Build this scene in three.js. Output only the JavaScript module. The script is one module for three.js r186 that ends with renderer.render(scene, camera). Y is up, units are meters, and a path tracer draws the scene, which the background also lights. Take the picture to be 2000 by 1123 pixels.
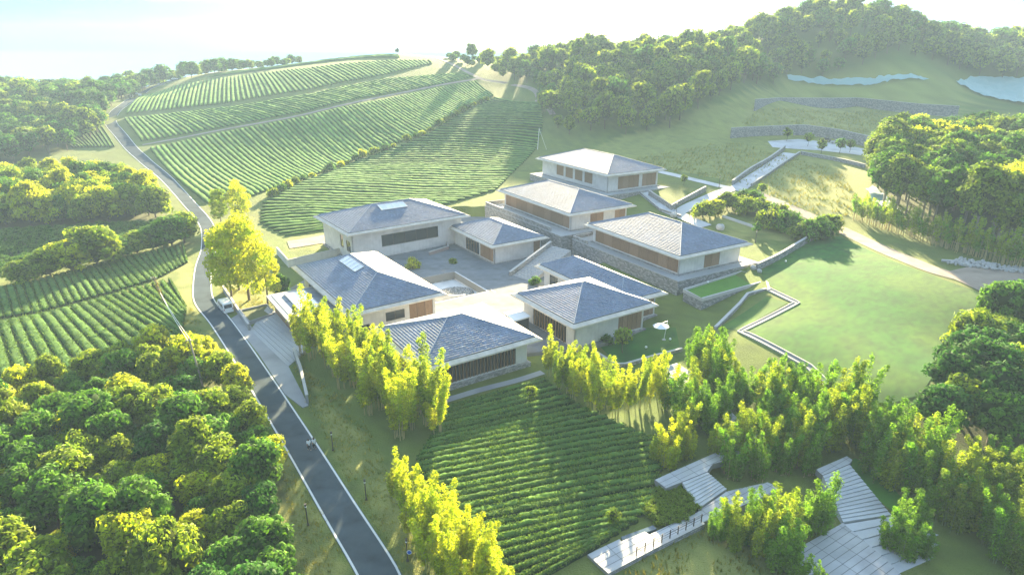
import * as THREE from 'three';
import { mergeGeometries, mergeVertices } from 'three/addons/utils/BufferGeometryUtils.js';
import { RoundedBoxGeometry } from 'three/addons/geometries/RoundedBoxGeometry.js';
import { MarchingCubes } from 'three/addons/objects/MarchingCubes.js';

// ---------------------------------------------------------------- camera, sky, sun, exposure
const V3 = (x, y, z) => new THREE.Vector3(x, y, z);
const scene = new THREE.Scene();
const EYE = 50, PITCH = THREE.MathUtils.degToRad(20.264), FOCAL = 1250;   // drone 50 m up, looking 20 degrees down
const camera = new THREE.PerspectiveCamera(48.38, 2000 / 1123, 0.5, 12000);
camera.position.set(0, EYE, 0);
camera.rotation.x = -PITCH;
scene.add(camera);
const renderer = new THREE.WebGLRenderer({ antialias: true });
renderer.toneMapping = THREE.LinearToneMapping;
renderer.toneMappingExposure = 8.2;
renderer.shadowMap.enabled = true;

const SUN_EL = THREE.MathUtils.degToRad(15.2), SUN_AZ = THREE.MathUtils.degToRad(7);
const lin0 = (r, g, b) => new THREE.Color().setRGB(r, g, b);
const sunDir = V3(Math.sin(SUN_AZ) * Math.cos(SUN_EL), Math.sin(SUN_EL), -Math.cos(SUN_AZ) * Math.cos(SUN_EL));
const sun = new THREE.DirectionalLight(lin0(1.0, 0.82, 0.5), 5.0);
sun.position.copy(sunDir).multiplyScalar(700).add(V3(0, 0, -180));
sun.target.position.set(0, 0, -180);
sun.castShadow = true; sun.shadow.radius = 2; sun.shadow.mapSize.set(4096, 4096);
Object.assign(sun.shadow.camera, { left: -420, right: 420, top: 320, bottom: -260, near: 10, far: 1600 });
scene.add(sun, sun.target);
scene.fog = new THREE.FogExp2(lin0(0.58, 0.79, 1.0), 0.00034);

// ---------------------------------------------------------------- small tools
function rngOf(seed) { let s = seed | 0; return () => { s = (s + 0x6d2b79f5) | 0; let t = Math.imul(s ^ (s >>> 15), 1 | s); t = (t + Math.imul(t ^ (t >>> 7), 61 | t)) ^ t; return ((t ^ (t >>> 14)) >>> 0) / 4294967296; }; }
const hash = (i, j) => { let h = Math.imul(i, 374761393) + Math.imul(j, 668265263); h = Math.imul(h ^ (h >>> 13), 1274126177); return ((h ^ (h >>> 16)) >>> 0) / 4294967296; };
const sm = (t) => t * t * (3 - 2 * t), lerp = THREE.MathUtils.lerp, clamp = THREE.MathUtils.clamp, sstep = THREE.MathUtils.smoothstep;
function noise(x, y, per = 0) {
  const i = Math.floor(x), j = Math.floor(y), u = sm(x - i), v = sm(y - j), w = (k) => (per ? ((k % per) + per) % per : k);
  return lerp(lerp(hash(w(i), w(j)), hash(w(i + 1), w(j)), u), lerp(hash(w(i), w(j + 1)), hash(w(i + 1), w(j + 1)), u), v);
}
function fbm(x, y, oct = 4) { let s = 0, a = 0.5, t = 0; for (let k = 0; k < oct; k++) { s += a * noise(x, y); t += a; x = x * 2.03 + 7.1; y = y * 2.03 + 3.7; a *= 0.5; } return s / t; }

(function paintSky() {                                    // clear morning air, a broad glare round the sun, faint high cloud
  const W = 2048, Hh = 1024, data = new Float32Array(W * Hh * 4), d = V3(0, 0, 0);
  for (let r = 0; r < Hh; r++) for (let c = 0; c < W; c++) {
    const el = ((r + 0.5) / Hh - 0.5) * Math.PI, az = ((c + 0.5) / W - 0.5) * 2 * Math.PI;   // the way three.js reads an equirectangular map
    d.set(Math.cos(az) * Math.cos(el), Math.sin(el), Math.sin(az) * Math.cos(el));
    const y = Math.max(0, d.y), ang = Math.acos(clamp(d.dot(sunDir), -1, 1)) * 57.2958;
    const h = Math.exp(-y * 5.5);                         // 1 at the horizon
    let R = lerp(0.075, 0.008, h), Gc = lerp(0.115, 0.05, h), B = lerp(0.17, 0.13, h);
    const glare = Math.exp(-ang / 11) * 0.85 + Math.exp(-((ang / 7) ** 2)) * 1.6 + Math.exp(-ang / 26) * 0.05;
    R += glare * 1.0; Gc += glare * 0.9; B += glare * 0.68;
    const cl = y > 0 ? fbm(d.x / (y + 0.08) * 1.3 + 4, d.z / (y + 0.08) * 1.3, 5) : 0;
    const cloud = sstep(cl, 0.56, 0.8) * 0.22 * sstep(y, 0.0, 0.05);
    R = lerp(R, 0.2, cloud); Gc = lerp(Gc, 0.21, cloud); B = lerp(B, 0.22, cloud);
    if (el <= 0) { R = 0.055; Gc = 0.105; B = 0.14; }
    const k = (r * W + c) * 4; data[k] = R; data[k + 1] = Gc; data[k + 2] = B; data[k + 3] = 1;
  }
  const t = new THREE.DataTexture(data, W, Hh, THREE.RGBAFormat, THREE.FloatType);
  t.mapping = THREE.EquirectangularReflectionMapping; t.magFilter = THREE.LinearFilter; t.needsUpdate = true;
  scene.background = t; scene.environment = t;
})();

// where the line of sight through a point of the 2000 x 1123 picture meets the level h, or the ground
const cosP = Math.cos(PITCH), sinP = Math.sin(PITCH);
function sight(px, py) { const u = (px - 1000) / FOCAL, v = (561.5 - py) / FOCAL; return V3(u, -sinP + v * cosP, -(cosP + v * sinP)); }
function G(px, py, h) { const d = sight(px, py), t = (h - EYE) / d.y; return V3(d.x * t, h, d.z * t); }
function atF(px, py, F) { const d = sight(px, py), t = F / -d.z; return V3(d.x * t, EYE + d.y * t, -F); }

// ---------------------------------------------------------------- the lie of the land: a smooth surface through surveyed heights
const survey = [];
const pw = (x, F, h) => survey.push([x, -F, h]);
const pp = (px, py, h) => { const p = G(px, py, h); survey.push([p.x, p.z, h]); };
const pf = (px, py, F) => { const p = atF(px, py, F); survey.push([p.x, p.z, p.y]); };
for (const a of [[-75, 40, 0], [-20, 35, 0], [25, 42, -1.6], [65, 45, -2], [48, 58, -1.4], [10, 46, -0.6], [30, 56, -1.0], [-115, 60, 0], [-60, 85, 0], [-20, 75, 0], [15, 70, 0], [45, 75, -.8], [80, 85, 0.5], [-125, 110, 0], [-80, 125, 0],
  [-30, 105, .2], [0, 102, .2], [30, 100, .2], [-105, 160, 0], [-30, 130, .4], [0, 138, .5], [-35, 170, .6], [5, 160, 1.5], [18, 180, 4.5], [32, 150, 3], [35, 212, 8.5], [150, 230, 12], [200, 160, 8]]) pw(...a);
for (const a of [[405, 430, .3], [340, 365, 1.5], [290, 315, 4], [240, 265, 9.5], [215, 235, 13], [265, 190, 20], [300, 165, 26], [100, 280, 6], [0, 330, 2], [60, 230, 14], [150, 200, 20], [0, 190, 20], [0, 450, 0], [200, 450, 0],
  [500, 450, .6], [500, 375, 3], [700, 300, 7], [640, 210, 22], [780, 260, 13], [900, 300, 9], [850, 400, 3], [960, 350, 6], [1050, 310, 9], [1050, 280, 12], [1060, 220, 22], [1060, 190, 26], [1000, 165, 31], [935, 153, 34], [870, 118, 44], [600, 122, 42],
  [450, 138, 36], [350, 152, 31], [1100, 135, 40], [1200, 120, 44], [1300, 210, 25], [1450, 150, 37], [1600, 150, 36], [1530, 187, 27], [1840, 222, 22], [1430, 258, 18], [1700, 285, 15], [1900, 160, 33], [1690, 240, 19.5],
  [1640, 320, 13], [1555, 300, 13.5], [1450, 368, 9.5], [1290, 340, 10], [1330, 400, 7.8], [1680, 400, 9], [1650, 455, 6.5], [2000, 545, 7], [1880, 590, 6], [1500, 560, 4], [1740, 770, 3], [1455, 650, 2.6], [1600, 650, 4],
  [1415, 622, 1.6], [1300, 690, .3], [1250, 260, 16], [1480, 440, 6.2], [1560, 430, 7], [1900, 760, 3.6], [1990, 820, 2.5]]) pp(...a);
for (const a of [[780, 106, 490], [1350, 112, 420], [1500, 86, 420], [1600, 62, 420], [1700, 48, 420], [1780, 66, 420], [1850, 102, 420], [1990, 100, 420], [1350, 130, 500], [1500, 108, 500], [1700, 84, 490], [1850, 120, 490], [2050, 125, 490]]) pf(...a);
for (const a of [[0, 650, 20], [300, 650, 20], [-350, 650, 5], [-330, 480, 16], [600, 500, 20], [600, 200, 5], [-500, 300, 5], [-300, 150, 0], [300, 100, 2], [150, 60, 0], [-200, 60, 0], [0, 1000, 0], [600, 1000, -10], [-600, 1000, -10], [0, -100, 0], [400, -100, 0], [-400, -100, 0]]) pw(...a);
const ground0 = (function thinPlate() {
  const n = survey.length, N = n + 3, M = Array.from({ length: N }, () => new Float64Array(N + 1)), U = (q) => (q > 1e-9 ? 0.5 * q * Math.log(q) : 0), S = 1 / 100;
  for (let i = 0; i < n; i++) {
    const [x, z, h] = survey[i];
    for (let j = 0; j < n; j++) { const dx = (x - survey[j][0]) * S, dz = (z - survey[j][1]) * S; M[i][j] = U(dx * dx + dz * dz) + (i === j ? 0.0015 : 0); }
    M[i][n] = M[n][i] = 1; M[i][n + 1] = M[n + 1][i] = x * S; M[i][n + 2] = M[n + 2][i] = z * S; M[i][N] = h;
  }
  for (let c = 0; c < N; c++) {
    let p = c; for (let r = c + 1; r < N; r++) if (Math.abs(M[r][c]) > Math.abs(M[p][c])) p = r;
    [M[c], M[p]] = [M[p], M[c]];
    for (let r = 0; r < N; r++) if (r !== c) { const k = M[r][c] / M[c][c]; if (k) for (let q = c; q <= N; q++) M[r][q] -= k * M[c][q]; }
  }
  const w = M.map((row, i) => row[N] / row[i]);
  return (x, z) => {
    let s = w[n] + w[n + 1] * x * S + w[n + 2] * z * S;
    for (let i = 0; i < n; i++) { const dx = (x - survey[i][0]) * S, dz = (z - survey[i][1]) * S; s += w[i] * U(dx * dx + dz * dz); }
    const far = sstep(Math.hypot(x * 0.8, z + 250), 650, 1150);
    return lerp(s, -14, far);
  };
})();
const pits = [];                                          // places dug out under built floors: [polygon, level]
function inside(poly, x, z) { let c = false; for (let i = 0, j = poly.length - 1; i < poly.length; j = i++) { const [a, b] = poly[i], [p, q] = poly[j]; if ((b > z) !== (q > z) && x < ((p - a) * (z - b)) / (q - b) + a) c = !c; } return c; }
const cache = new Map();
function ground(x, z) { const k = Math.round(x * 20) * 1048576 + Math.round(z * 20); let h = cache.get(k); if (h === undefined) { h = ground0(x, z); if (cache.size < 3e6) cache.set(k, h); } return h; }
function T(px, py) {                                      // the ground seen at a point of the picture
  const d = sight(px, py); let t = 30, step = 3;
  while (t < 2500) { const y = EYE + d.y * t; if (y < ground0(d.x * t, d.z * t)) break; t += step; step = Math.max(2, t * 0.012); }
  let a = t - step, b = t; for (let k = 0; k < 24; k++) { const m = (a + b) / 2; if (EYE + d.y * m < ground0(d.x * m, d.z * m)) b = m; else a = m; }
  return V3(d.x * b, EYE + d.y * b, d.z * b);
}
const Txz = (px, py) => { const p = T(px, py); return [p.x, p.z]; };
const Gxz = (px, py, h) => { const p = G(px, py, h); return [p.x, p.z]; };

// ---------------------------------------------------------------- names and labels
const taken = new Map();
function numbered(name) { const n = taken.get(name) ?? 0; taken.set(name, n + 1); return n ? name + '_' + String(n).padStart(3, '0') : name; }
function tag(o, label, category, group, kind) { if (label) o.userData.label = label; if (category) o.userData.category = category; if (group) o.userData.group = group; if (kind) o.userData.kind = kind; return o; }
function thing(name, pos, turn, label, category, group) { const o = new THREE.Group(); o.name = numbered(name); o.position.copy(pos); o.rotation.y = turn; tag(o, label, category, group); scene.add(o); return o; }
function mesh(name, geo, material, parent) { const m = new THREE.Mesh(geo, material); m.castShadow = m.receiveShadow = true; m.name = parent ? name : numbered(name); (parent ?? scene).add(m); return m; }
function struct(name, geo, material) { const m = mesh(name, geo, material); m.userData.kind = 'structure'; return m; }
function copyOf(o, pos, turn, scale, label, group) { const c = o.clone(); c.name = numbered(o.userData.base ?? o.name); scene.add(c); c.position.copy(pos); c.rotation.y = turn; if (scale) (scale.isVector3 ? c.scale.copy(scale) : c.scale.setScalar(scale)); c.userData = { ...o.userData }; delete c.userData.base; if (label) c.userData.label = label; if (group) c.userData.group = group; return c; }

// ---------------------------------------------------------------- procedural materials
function noiseTexture(size, fn, srgb = false) {
  const d = new Uint8Array(size * size * 4);
  for (let j = 0; j < size; j++) for (let i = 0; i < size; i++) { const v = fn(i / size, j / size), k = (j * size + i) * 4; d[k] = d[k + 1] = d[k + 2] = clamp(v, 0, 1) * 255; d[k + 3] = 255; }
  const t = new THREE.DataTexture(d, size, size); t.wrapS = t.wrapT = THREE.RepeatWrapping; t.magFilter = THREE.LinearFilter; t.minFilter = THREE.LinearMipmapLinearFilter; t.generateMipmaps = true; t.needsUpdate = true;
  if (srgb) t.colorSpace = THREE.SRGBColorSpace; return t;
}
const pf2 = (x, y, n, oct) => { let s = 0, a = 0.5, t = 0; for (let k = 0; k < oct; k++) { s += a * noise(x * n, y * n, n); t += a; n *= 2; a *= 0.5; } return s / t; };
const TX = {
  soft: noiseTexture(512, (x, y) => 0.62 + 0.5 * (pf2(x, y, 4, 6) - 0.2)),         // gentle blotches, colour
  grain: noiseTexture(512, (x, y) => 0.72 + 0.42 * (pf2(x, y, 64, 3) - 0.25)),      // fine grain, colour
  bump: noiseTexture(512, (x, y) => pf2(x, y, 32, 4)),
  wood: noiseTexture(512, (x, y) => 0.55 + 0.55 * noise(x * 64, y * 3, 64) * 0.6 + 0.25 * noise(x * 256, y * 6, 256)),
  streak: noiseTexture(512, (x, y) => 0.8 + 0.26 * (pf2(x, y, 8, 4) - 0.3) - 0.1 * Math.pow(noise(x * 64, y * 2, 64), 3)),
  stone: noiseTexture(1024, (x, y) => {                                              // small rough walling stones, too small to tell apart from here
    const n = 40, gy = y * n, row = Math.floor(gy), gx = x * n * 0.55 + (row % 2) * 0.5 + hash(row, 9) * 0.3, col = Math.floor(gx), fx = gx - col, fy = gy - row;
    const edge = Math.min(fx, 1 - fx) * 1.8, e2 = Math.min(fy, 1 - fy); const m = sstep(Math.min(edge, e2), 0.02, 0.16);
    return (0.5 + 0.5 * hash(col % 22, row)) * lerp(0.55, 1, m) * (0.85 + 0.3 * (pf2(x, y, 128, 2) - 0.5)); }),
};
const rep = (t, s) => { const c = t.clone(); c.repeat.set(s, s); c.needsUpdate = true; return c; };
const lin = (r, g, b) => new THREE.Color().setRGB(r, g, b);
function M(r, g, b, rough = 0.9, o = {}) { return new THREE.MeshStandardMaterial({ color: lin(r, g, b), roughness: rough, side: THREE.DoubleSide, ...o }); }
const PLASTER = M(0.66, 0.65, 0.63, 0.9, { map: rep(TX.streak, 0.12), bumpMap: rep(TX.bump, 0.6), bumpScale: 0.004 });
const CREAM = M(0.62, 0.56, 0.47, 0.85, { map: rep(TX.streak, 0.15) });
const SLATE = M(0.185, 0.235, 0.31, 0.75, { vertexColors: true, map: rep(TX.grain, 0.4) });
const GUTTER = M(0.05, 0.06, 0.075, 0.5);
const TIMBER = M(0.27, 0.165, 0.095, 0.75, { map: rep(TX.wood, 0.5) });
const TIMBER_B = M(0.33, 0.21, 0.13, 0.75, { map: rep(TX.wood, 0.5) });
const BRONZE = M(0.06, 0.045, 0.035, 0.5);
const GLASS = new THREE.MeshPhysicalMaterial({ color: lin(0.03, 0.035, 0.04), roughness: 0.06, metalness: 0, clearcoat: 1, clearcoatRoughness: 0.03, side: THREE.DoubleSide });
const SKYGLASS = new THREE.MeshPhysicalMaterial({ color: lin(0.55, 0.6, 0.62), roughness: 0.15, clearcoat: 1, clearcoatRoughness: 0.05, side: THREE.DoubleSide });
const STEEL = M(0.45, 0.46, 0.48, 0.4, { metalness: 0.7 });
const STONE = M(0.44, 0.43, 0.415, 0.95, { map: rep(TX.stone, 0.09), bumpMap: rep(TX.stone, 0.09), bumpScale: 0.03 });
const STONE_CAP = M(0.5, 0.49, 0.47, 0.9, { map: rep(TX.grain, 0.4) });
const PAVE = M(0.36, 0.37, 0.38, 0.85, { map: rep(TX.soft, 0.06) });
const PALE = M(0.6, 0.61, 0.62, 0.85, { map: rep(TX.soft, 0.08) });
const STEP = M(0.42, 0.43, 0.44, 0.88, { map: rep(TX.grain, 0.3) });

// ---------------------------------------------------------------- shapes
function geoOf(pos, uv, idx, col) { const g = new THREE.BufferGeometry(); g.setAttribute('position', new THREE.Float32BufferAttribute(pos, 3)); if (uv) g.setAttribute('uv', new THREE.Float32BufferAttribute(uv, 2)); if (col) g.setAttribute('color', new THREE.Float32BufferAttribute(col, 3)); if (idx) g.setIndex(idx); g.computeVertexNormals(); return g; }
function boxUV(g) {                                       // uv in metres from the facing of each triangle
  const n = g.index ? g.toNonIndexed() : g, p = n.attributes.position; n.computeVertexNormals(); const q = n.attributes.normal, uv = new Float32Array(p.count * 2);
  for (let i = 0; i < p.count; i++) { const ax = Math.abs(q.getX(i)), ay = Math.abs(q.getY(i)), az = Math.abs(q.getZ(i)); const [u, v] = ay > 0.7 ? [p.getX(i), p.getZ(i)] : ax > az ? [p.getZ(i), p.getY(i)] : [p.getX(i), p.getY(i)]; uv[2 * i] = u; uv[2 * i + 1] = v; }
  n.setAttribute('uv', new THREE.BufferAttribute(uv, 2)); return n;
}
function box(x0, x1, y0, y1, z0, z1) { const g = new THREE.BoxGeometry(x1 - x0, y1 - y0, z1 - z0); g.translate((x0 + x1) / 2, (y0 + y1) / 2, (z0 + z1) / 2); return boxUV(g); }
function rod(a, b, r0, r1 = r0, n = 6) { const d = b.clone().sub(a), L = d.length(), g = new THREE.CylinderGeometry(r1, r0, L, n, 1); g.translate(0, L / 2, 0); g.applyQuaternion(new THREE.Quaternion().setFromUnitVectors(V3(0, 1, 0), d.normalize())); g.translate(a.x, a.y, a.z); return g; }
const merged = (list) => mergeGeometries(list.map((g) => { const n = g.index ? g.toNonIndexed() : g; for (const k of Object.keys(n.attributes)) if (!['position', 'normal', 'uv'].includes(k)) n.deleteAttribute(k); return n; }));
function prism(poly, y0, y1, holes = []) {                // a flat slab from a plan [[x, z], ...]
  const s = new THREE.Shape(poly.map(([x, z]) => new THREE.Vector2(x, -z)));
  for (const h of holes) s.holes.push(new THREE.Path(h.map(([x, z]) => new THREE.Vector2(x, -z))));
  const g = new THREE.ExtrudeGeometry(s, { depth: y1 - y0, bevelEnabled: false }); g.rotateX(-Math.PI / 2); g.translate(0, y0, 0); return boxUV(g);
}
function clipCell(poly, x0, x1, z0, z1) {
  const cut = (P, f, ix) => { const o = []; for (let i = 0; i < P.length; i++) { const a = P[i], b = P[(i + 1) % P.length], fa = f(a), fb = f(b); if (fa >= 0) o.push(a); if ((fa >= 0) !== (fb >= 0)) { const t = fa / (fa - fb); o.push([a[0] + (b[0] - a[0]) * t, a[1] + (b[1] - a[1]) * t]); } } return o; };
  let P = poly; P = cut(P, (p) => p[0] - x0); if (P.length) P = cut(P, (p) => x1 - p[0]); if (P.length) P = cut(P, (p) => p[1] - z0); if (P.length) P = cut(P, (p) => z1 - p[1]); return P;
}
function drape(poly, off, cell, hf = ground, colour) {    // a sheet lying on the ground inside a plan
  let x0 = 1e9, x1 = -1e9, z0 = 1e9, z1 = -1e9; for (const [x, z] of poly) { x0 = Math.min(x0, x); x1 = Math.max(x1, x); z0 = Math.min(z0, z); z1 = Math.max(z1, z); }
  const pos = [], uv = [], col = []; const put = (x, z) => { pos.push(x, hf(x, z) + off, z); uv.push(x, z); if (colour) col.push(...colour(x, z)); };
  for (let i = Math.floor(x0 / cell); i < x1 / cell; i++) for (let j = Math.floor(z0 / cell); j < z1 / cell; j++) {
    const P = clipCell(poly, i * cell, (i + 1) * cell, j * cell, (j + 1) * cell); if (P.length < 3) continue;
    const pts = P.map(([x, z]) => new THREE.Vector2(x, z)), A = THREE.ShapeUtils.area(pts); if (Math.abs(A) < 1e-5) continue;
    if (A > 0) { pts.reverse(); P.reverse(); }
    for (const [a, b, c] of THREE.ShapeUtils.triangulateShape(pts, [])) { put(...P[a]); put(...P[b]); put(...P[c]); }
  }
  let g = new THREE.BufferGeometry(); g.setAttribute('position', new THREE.Float32BufferAttribute(pos, 3)); g.setAttribute('uv', new THREE.Float32BufferAttribute(uv, 2)); if (colour) g.setAttribute('color', new THREE.Float32BufferAttribute(col, 3));
  g = mergeVertices(g, 1e-3); g.computeVertexNormals(); if (g.attributes.normal.count && g.attributes.normal.getY(0) < 0) { const ix = g.index.array; for (let k = 0; k < ix.length; k += 3) { const t = ix[k]; ix[k] = ix[k + 1]; ix[k + 1] = t; } g.computeVertexNormals(); } return g;
}
function smoothPath(pts, step, tension = 0.5) { const c = new THREE.CatmullRomCurve3(pts.map(([x, z]) => V3(x, 0, z)), false, 'catmullrom', tension), n = Math.max(2, Math.ceil(c.getLength() / step)); return c.getSpacedPoints(n).map((p) => [p.x, p.z]); }
function offsetPath(path, d) { return path.map((p, i) => { const a = path[Math.max(0, i - 1)], b = path[Math.min(path.length - 1, i + 1)], dx = b[0] - a[0], dz = b[1] - a[1], L = Math.hypot(dx, dz) || 1; const dd = typeof d === 'function' ? d(i / (path.length - 1)) : d; return [p[0] - (dz / L) * dd, p[1] + (dx / L) * dd]; }); }
function ribbon(path, d0, d1, off, lanes = 4, hf = ground) {   // a strip between two offsets of a path
  const rows = []; for (let k = 0; k <= lanes; k++) rows.push(offsetPath(path, typeof d0 === 'function' ? (t) => lerp(d0(t), d1(t), k / lanes) : lerp(d0, d1, k / lanes)));
  const pos = [], uv = [], idx = []; let s = 0;
  path.forEach((p, i) => { if (i) s += Math.hypot(p[0] - path[i - 1][0], p[1] - path[i - 1][1]); rows.forEach((r, k) => { pos.push(r[i][0], hf(r[i][0], r[i][1]) + off, r[i][1]); uv.push(r[i][0], r[i][1]); }); });
  const w = lanes + 1; for (let i = 0; i + 1 < path.length; i++) for (let k = 0; k < lanes; k++) { const a = i * w + k; idx.push(a, a + 1, a + w, a + 1, a + w + 1, a + w); }
  const g = geoOf(pos, uv, idx); if (g.attributes.normal.getY(0) < 0) { for (let k = 0; k < idx.length; k += 3) { const t = idx[k]; idx[k] = idx[k + 1]; idx[k + 1] = t; } g.setIndex(idx); g.computeVertexNormals(); } return g;
}
function wallGeo(path, thick, top, bottom, over = 0) {    // a wall standing along a path; top and bottom are functions of (x, z, i)
  const L = offsetPath(path, thick / 2 + over), R = offsetPath(path, -thick / 2 - over), pos = [], n = path.length, P = (a, y) => [a[0], y, a[1]], tri = (a, b, c) => pos.push(...a, ...b, ...c), quad = (a, b, c, d) => { tri(a, b, c); tri(a, c, d); };
  const t = path.map((p, i) => top(p[0], p[1], i)), bt = path.map((p, i) => bottom(p[0], p[1], i));
  for (let i = 0; i + 1 < n; i++) { const j = i + 1; quad(P(L[i], t[i]), P(L[j], t[j]), P(R[j], t[j]), P(R[i], t[i])); quad(P(L[i], bt[i]), P(L[j], bt[j]), P(L[j], t[j]), P(L[i], t[i])); quad(P(R[j], bt[j]), P(R[i], bt[i]), P(R[i], t[i]), P(R[j], t[j])); }
  quad(P(R[0], bt[0]), P(L[0], bt[0]), P(L[0], t[0]), P(R[0], t[0])); const e = n - 1; quad(P(L[e], bt[e]), P(R[e], bt[e]), P(R[e], t[e]), P(L[e], t[e]));
  const g = new THREE.BufferGeometry(); g.setAttribute('position', new THREE.Float32BufferAttribute(pos, 3)); return boxUV(g);
}

// ---------------------------------------------------------------- the ground, lawns, roads and paths
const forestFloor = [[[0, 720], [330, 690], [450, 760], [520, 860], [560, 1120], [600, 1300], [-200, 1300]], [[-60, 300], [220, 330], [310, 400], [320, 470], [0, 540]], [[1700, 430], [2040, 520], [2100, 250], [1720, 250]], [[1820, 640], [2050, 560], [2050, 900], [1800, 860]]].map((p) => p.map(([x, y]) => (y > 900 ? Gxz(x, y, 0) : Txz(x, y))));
const dryPatches = [[[345, 520], [372, 500], [400, 620], [470, 720], [430, 700], [350, 600]], [[420, 560], [520, 540], [560, 600], [470, 620]], [[590, 720], [820, 980], [830, 1150], [640, 860]], [[545, 880], [680, 1123], [600, 1150], [540, 1000]], [[1230, 1123], [1300, 1060], [1420, 1040], [1480, 1123]], [[1480, 205], [1700, 200], [1700, 265], [1450, 230]], [[560, 465], [690, 440], [690, 480], [560, 490]], [[1380, 420], [1540, 440], [1560, 470], [1430, 470]]].map((p) => p.map(([x, y]) => Txz(x, y)));
const meadow = [[1050, 330], [1200, 270], [1420, 200], [1540, 150], [1900, 165], [1860, 260], [1700, 350], [1690, 430], [1480, 365], [1300, 330]].map(([x, y]) => Txz(x, y));
function groundColour(x, z) {
  const a = fbm(x * 0.035 + 9, z * 0.035, 4), b = fbm(x * 0.25, z * 0.25 + 5, 3), c = fbm(x * 1.3, z * 1.3, 2);
  let R = lerp(0.1, 0.2, a) * (0.8 + 0.5 * b), Gr = lerp(0.18, 0.23, a) * (0.8 + 0.45 * b), B = lerp(0.022, 0.045, a);
  if (inside(meadow, x, z)) { const k = 0.6 + 0.4 * b; R = lerp(R, 0.31, k); Gr = lerp(Gr, 0.34, k); B = lerp(B, 0.075, k); }
  if (dryPatches.some((p) => inside(p, x + (b - 0.5) * 3, z + (c - 0.5) * 3))) { const k = 0.35 + 0.65 * sstep(b, 0.3, 0.6); R = lerp(R, 0.33, k); Gr = lerp(Gr, 0.34, k); B = lerp(B, 0.085, k); }
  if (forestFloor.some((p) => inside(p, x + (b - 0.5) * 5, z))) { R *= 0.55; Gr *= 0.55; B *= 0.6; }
  const m = 0.8 + 0.45 * (c - 0.3) ; return [R * m, Gr * m, B * m];
}
const courtyard = [[612, 662], [545, 575], [640, 520], [700, 455], [890, 420], [1085, 432], [1130, 470], [1200, 560], [1270, 600], [1230, 660], [1130, 680], [1030, 690], [930, 700], [800, 690], [720, 690], [650, 690]].map(([x, y]) => Gxz(x, y, 0.8));
const AZ = THREE.MathUtils.degToRad(57.5), DA = [Math.sin(AZ), -Math.cos(AZ)], DB = [-Math.cos(AZ), -Math.sin(AZ)];   // the two directions that the houses keep, in (x, z)
const off2 = (p, a, b) => [p[0] + DA[0] * a + DB[0] * b, p[1] + DA[1] * a + DB[1] * b];
const pitK = Gxz(887, 531, 0.8);
const pitPoly = [pitK, off2(pitK, -15, 0), off2(pitK, -15, -15.5), off2(pitK, 0, -15.5)];
pits.push([courtyard, 0.2], [[off2(pitK, 1.5, 1.5), off2(pitK, -16.5, 1.5), off2(pitK, -16.5, -17), off2(pitK, 1.5, -17)], -3.5]);
const groundSheet = (function () {
  const axis = (lo, hi, step, far0, far1) => { const a = []; let v = lo, s = step; while (v > far0) { s *= 1.09; v -= s; a.unshift(v); } v = lo; while (v < hi) { a.push(v); v += step; } s = step; while (v < far1) { a.push(v); s *= 1.075; v += s; } return a; };
  const xs = axis(-125, 135, 1.6, -900, 900), fs = axis(36, 265, 1.6, -120, 1000), pos = [], uv = [], col = [], idx = [], w = xs.length;
  for (const F of fs) for (const x of xs) {
    let h = ground(x, -F); for (const [p, l] of pits) if (inside(p, x, -F)) h = Math.min(h, l);
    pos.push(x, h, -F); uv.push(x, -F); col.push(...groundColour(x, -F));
  }
  for (let j = 0; j + 1 < fs.length; j++) for (let i = 0; i + 1 < w; i++) { const a = j * w + i; idx.push(a, a + 1, a + w, a + 1, a + w + 1, a + w); }
  return geoOf(pos, uv, idx, col);
})();
const MEADOW = M(1, 1, 1, 1, { vertexColors: true, map: rep(TX.grain, 0.5), bumpMap: rep(TX.bump, 0.3), bumpScale: 0.12 });
struct('ground', groundSheet, MEADOW);

const LAWN = M(1, 1, 1, 1, { vertexColors: true, map: rep(TX.grain, 0.7), bumpMap: rep(TX.bump, 0.8), bumpScale: 0.04 });
const lawnColour = (x, z) => { const a = fbm(x * 0.06 + 3, z * 0.06, 4), b = fbm(x * 0.5, z * 0.5, 3), k = sstep(a, 0.35, 0.65), e = 0.6 + 0.5 * fbm(x * 0.9, z * 0.9, 3) + 0.36 * hash(Math.round(x * 3), Math.round(z * 3)); return [lerp(0.022, 0.066, k) * (0.75 + 0.5 * b) * e, lerp(0.13, 0.155, k) * (0.75 + 0.5 * b) * e, lerp(0.01, 0.018, k)]; };
const lawnBig = smoothPath([[1502, 556], [1488, 530], [1592, 468], [1640, 462], [1750, 512], [1850, 549], [1925, 578], [1885, 650], [1800, 770], [1700, 800], [1605, 748], [1578, 716], [1450, 650], [1556, 592]].map(([x, y]) => Txz(x, y)), 2, 0.1);
struct('lawn', drape(lawnBig, 0.06, 0.75, ground, lawnColour), LAWN);
struct('lawn', drape([[1406, 640], [1498, 580], [1540, 592], [1440, 646]].map(([x, y]) => Txz(x, y)), 0.06, 2, ground, lawnColour), LAWN);
struct('lawn', drape([[1160, 665], [1240, 640], [1320, 640], [1330, 690], [1210, 716]].map(([x, y]) => Txz(x, y)), 0.06, 2, ground, lawnColour), LAWN);

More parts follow.
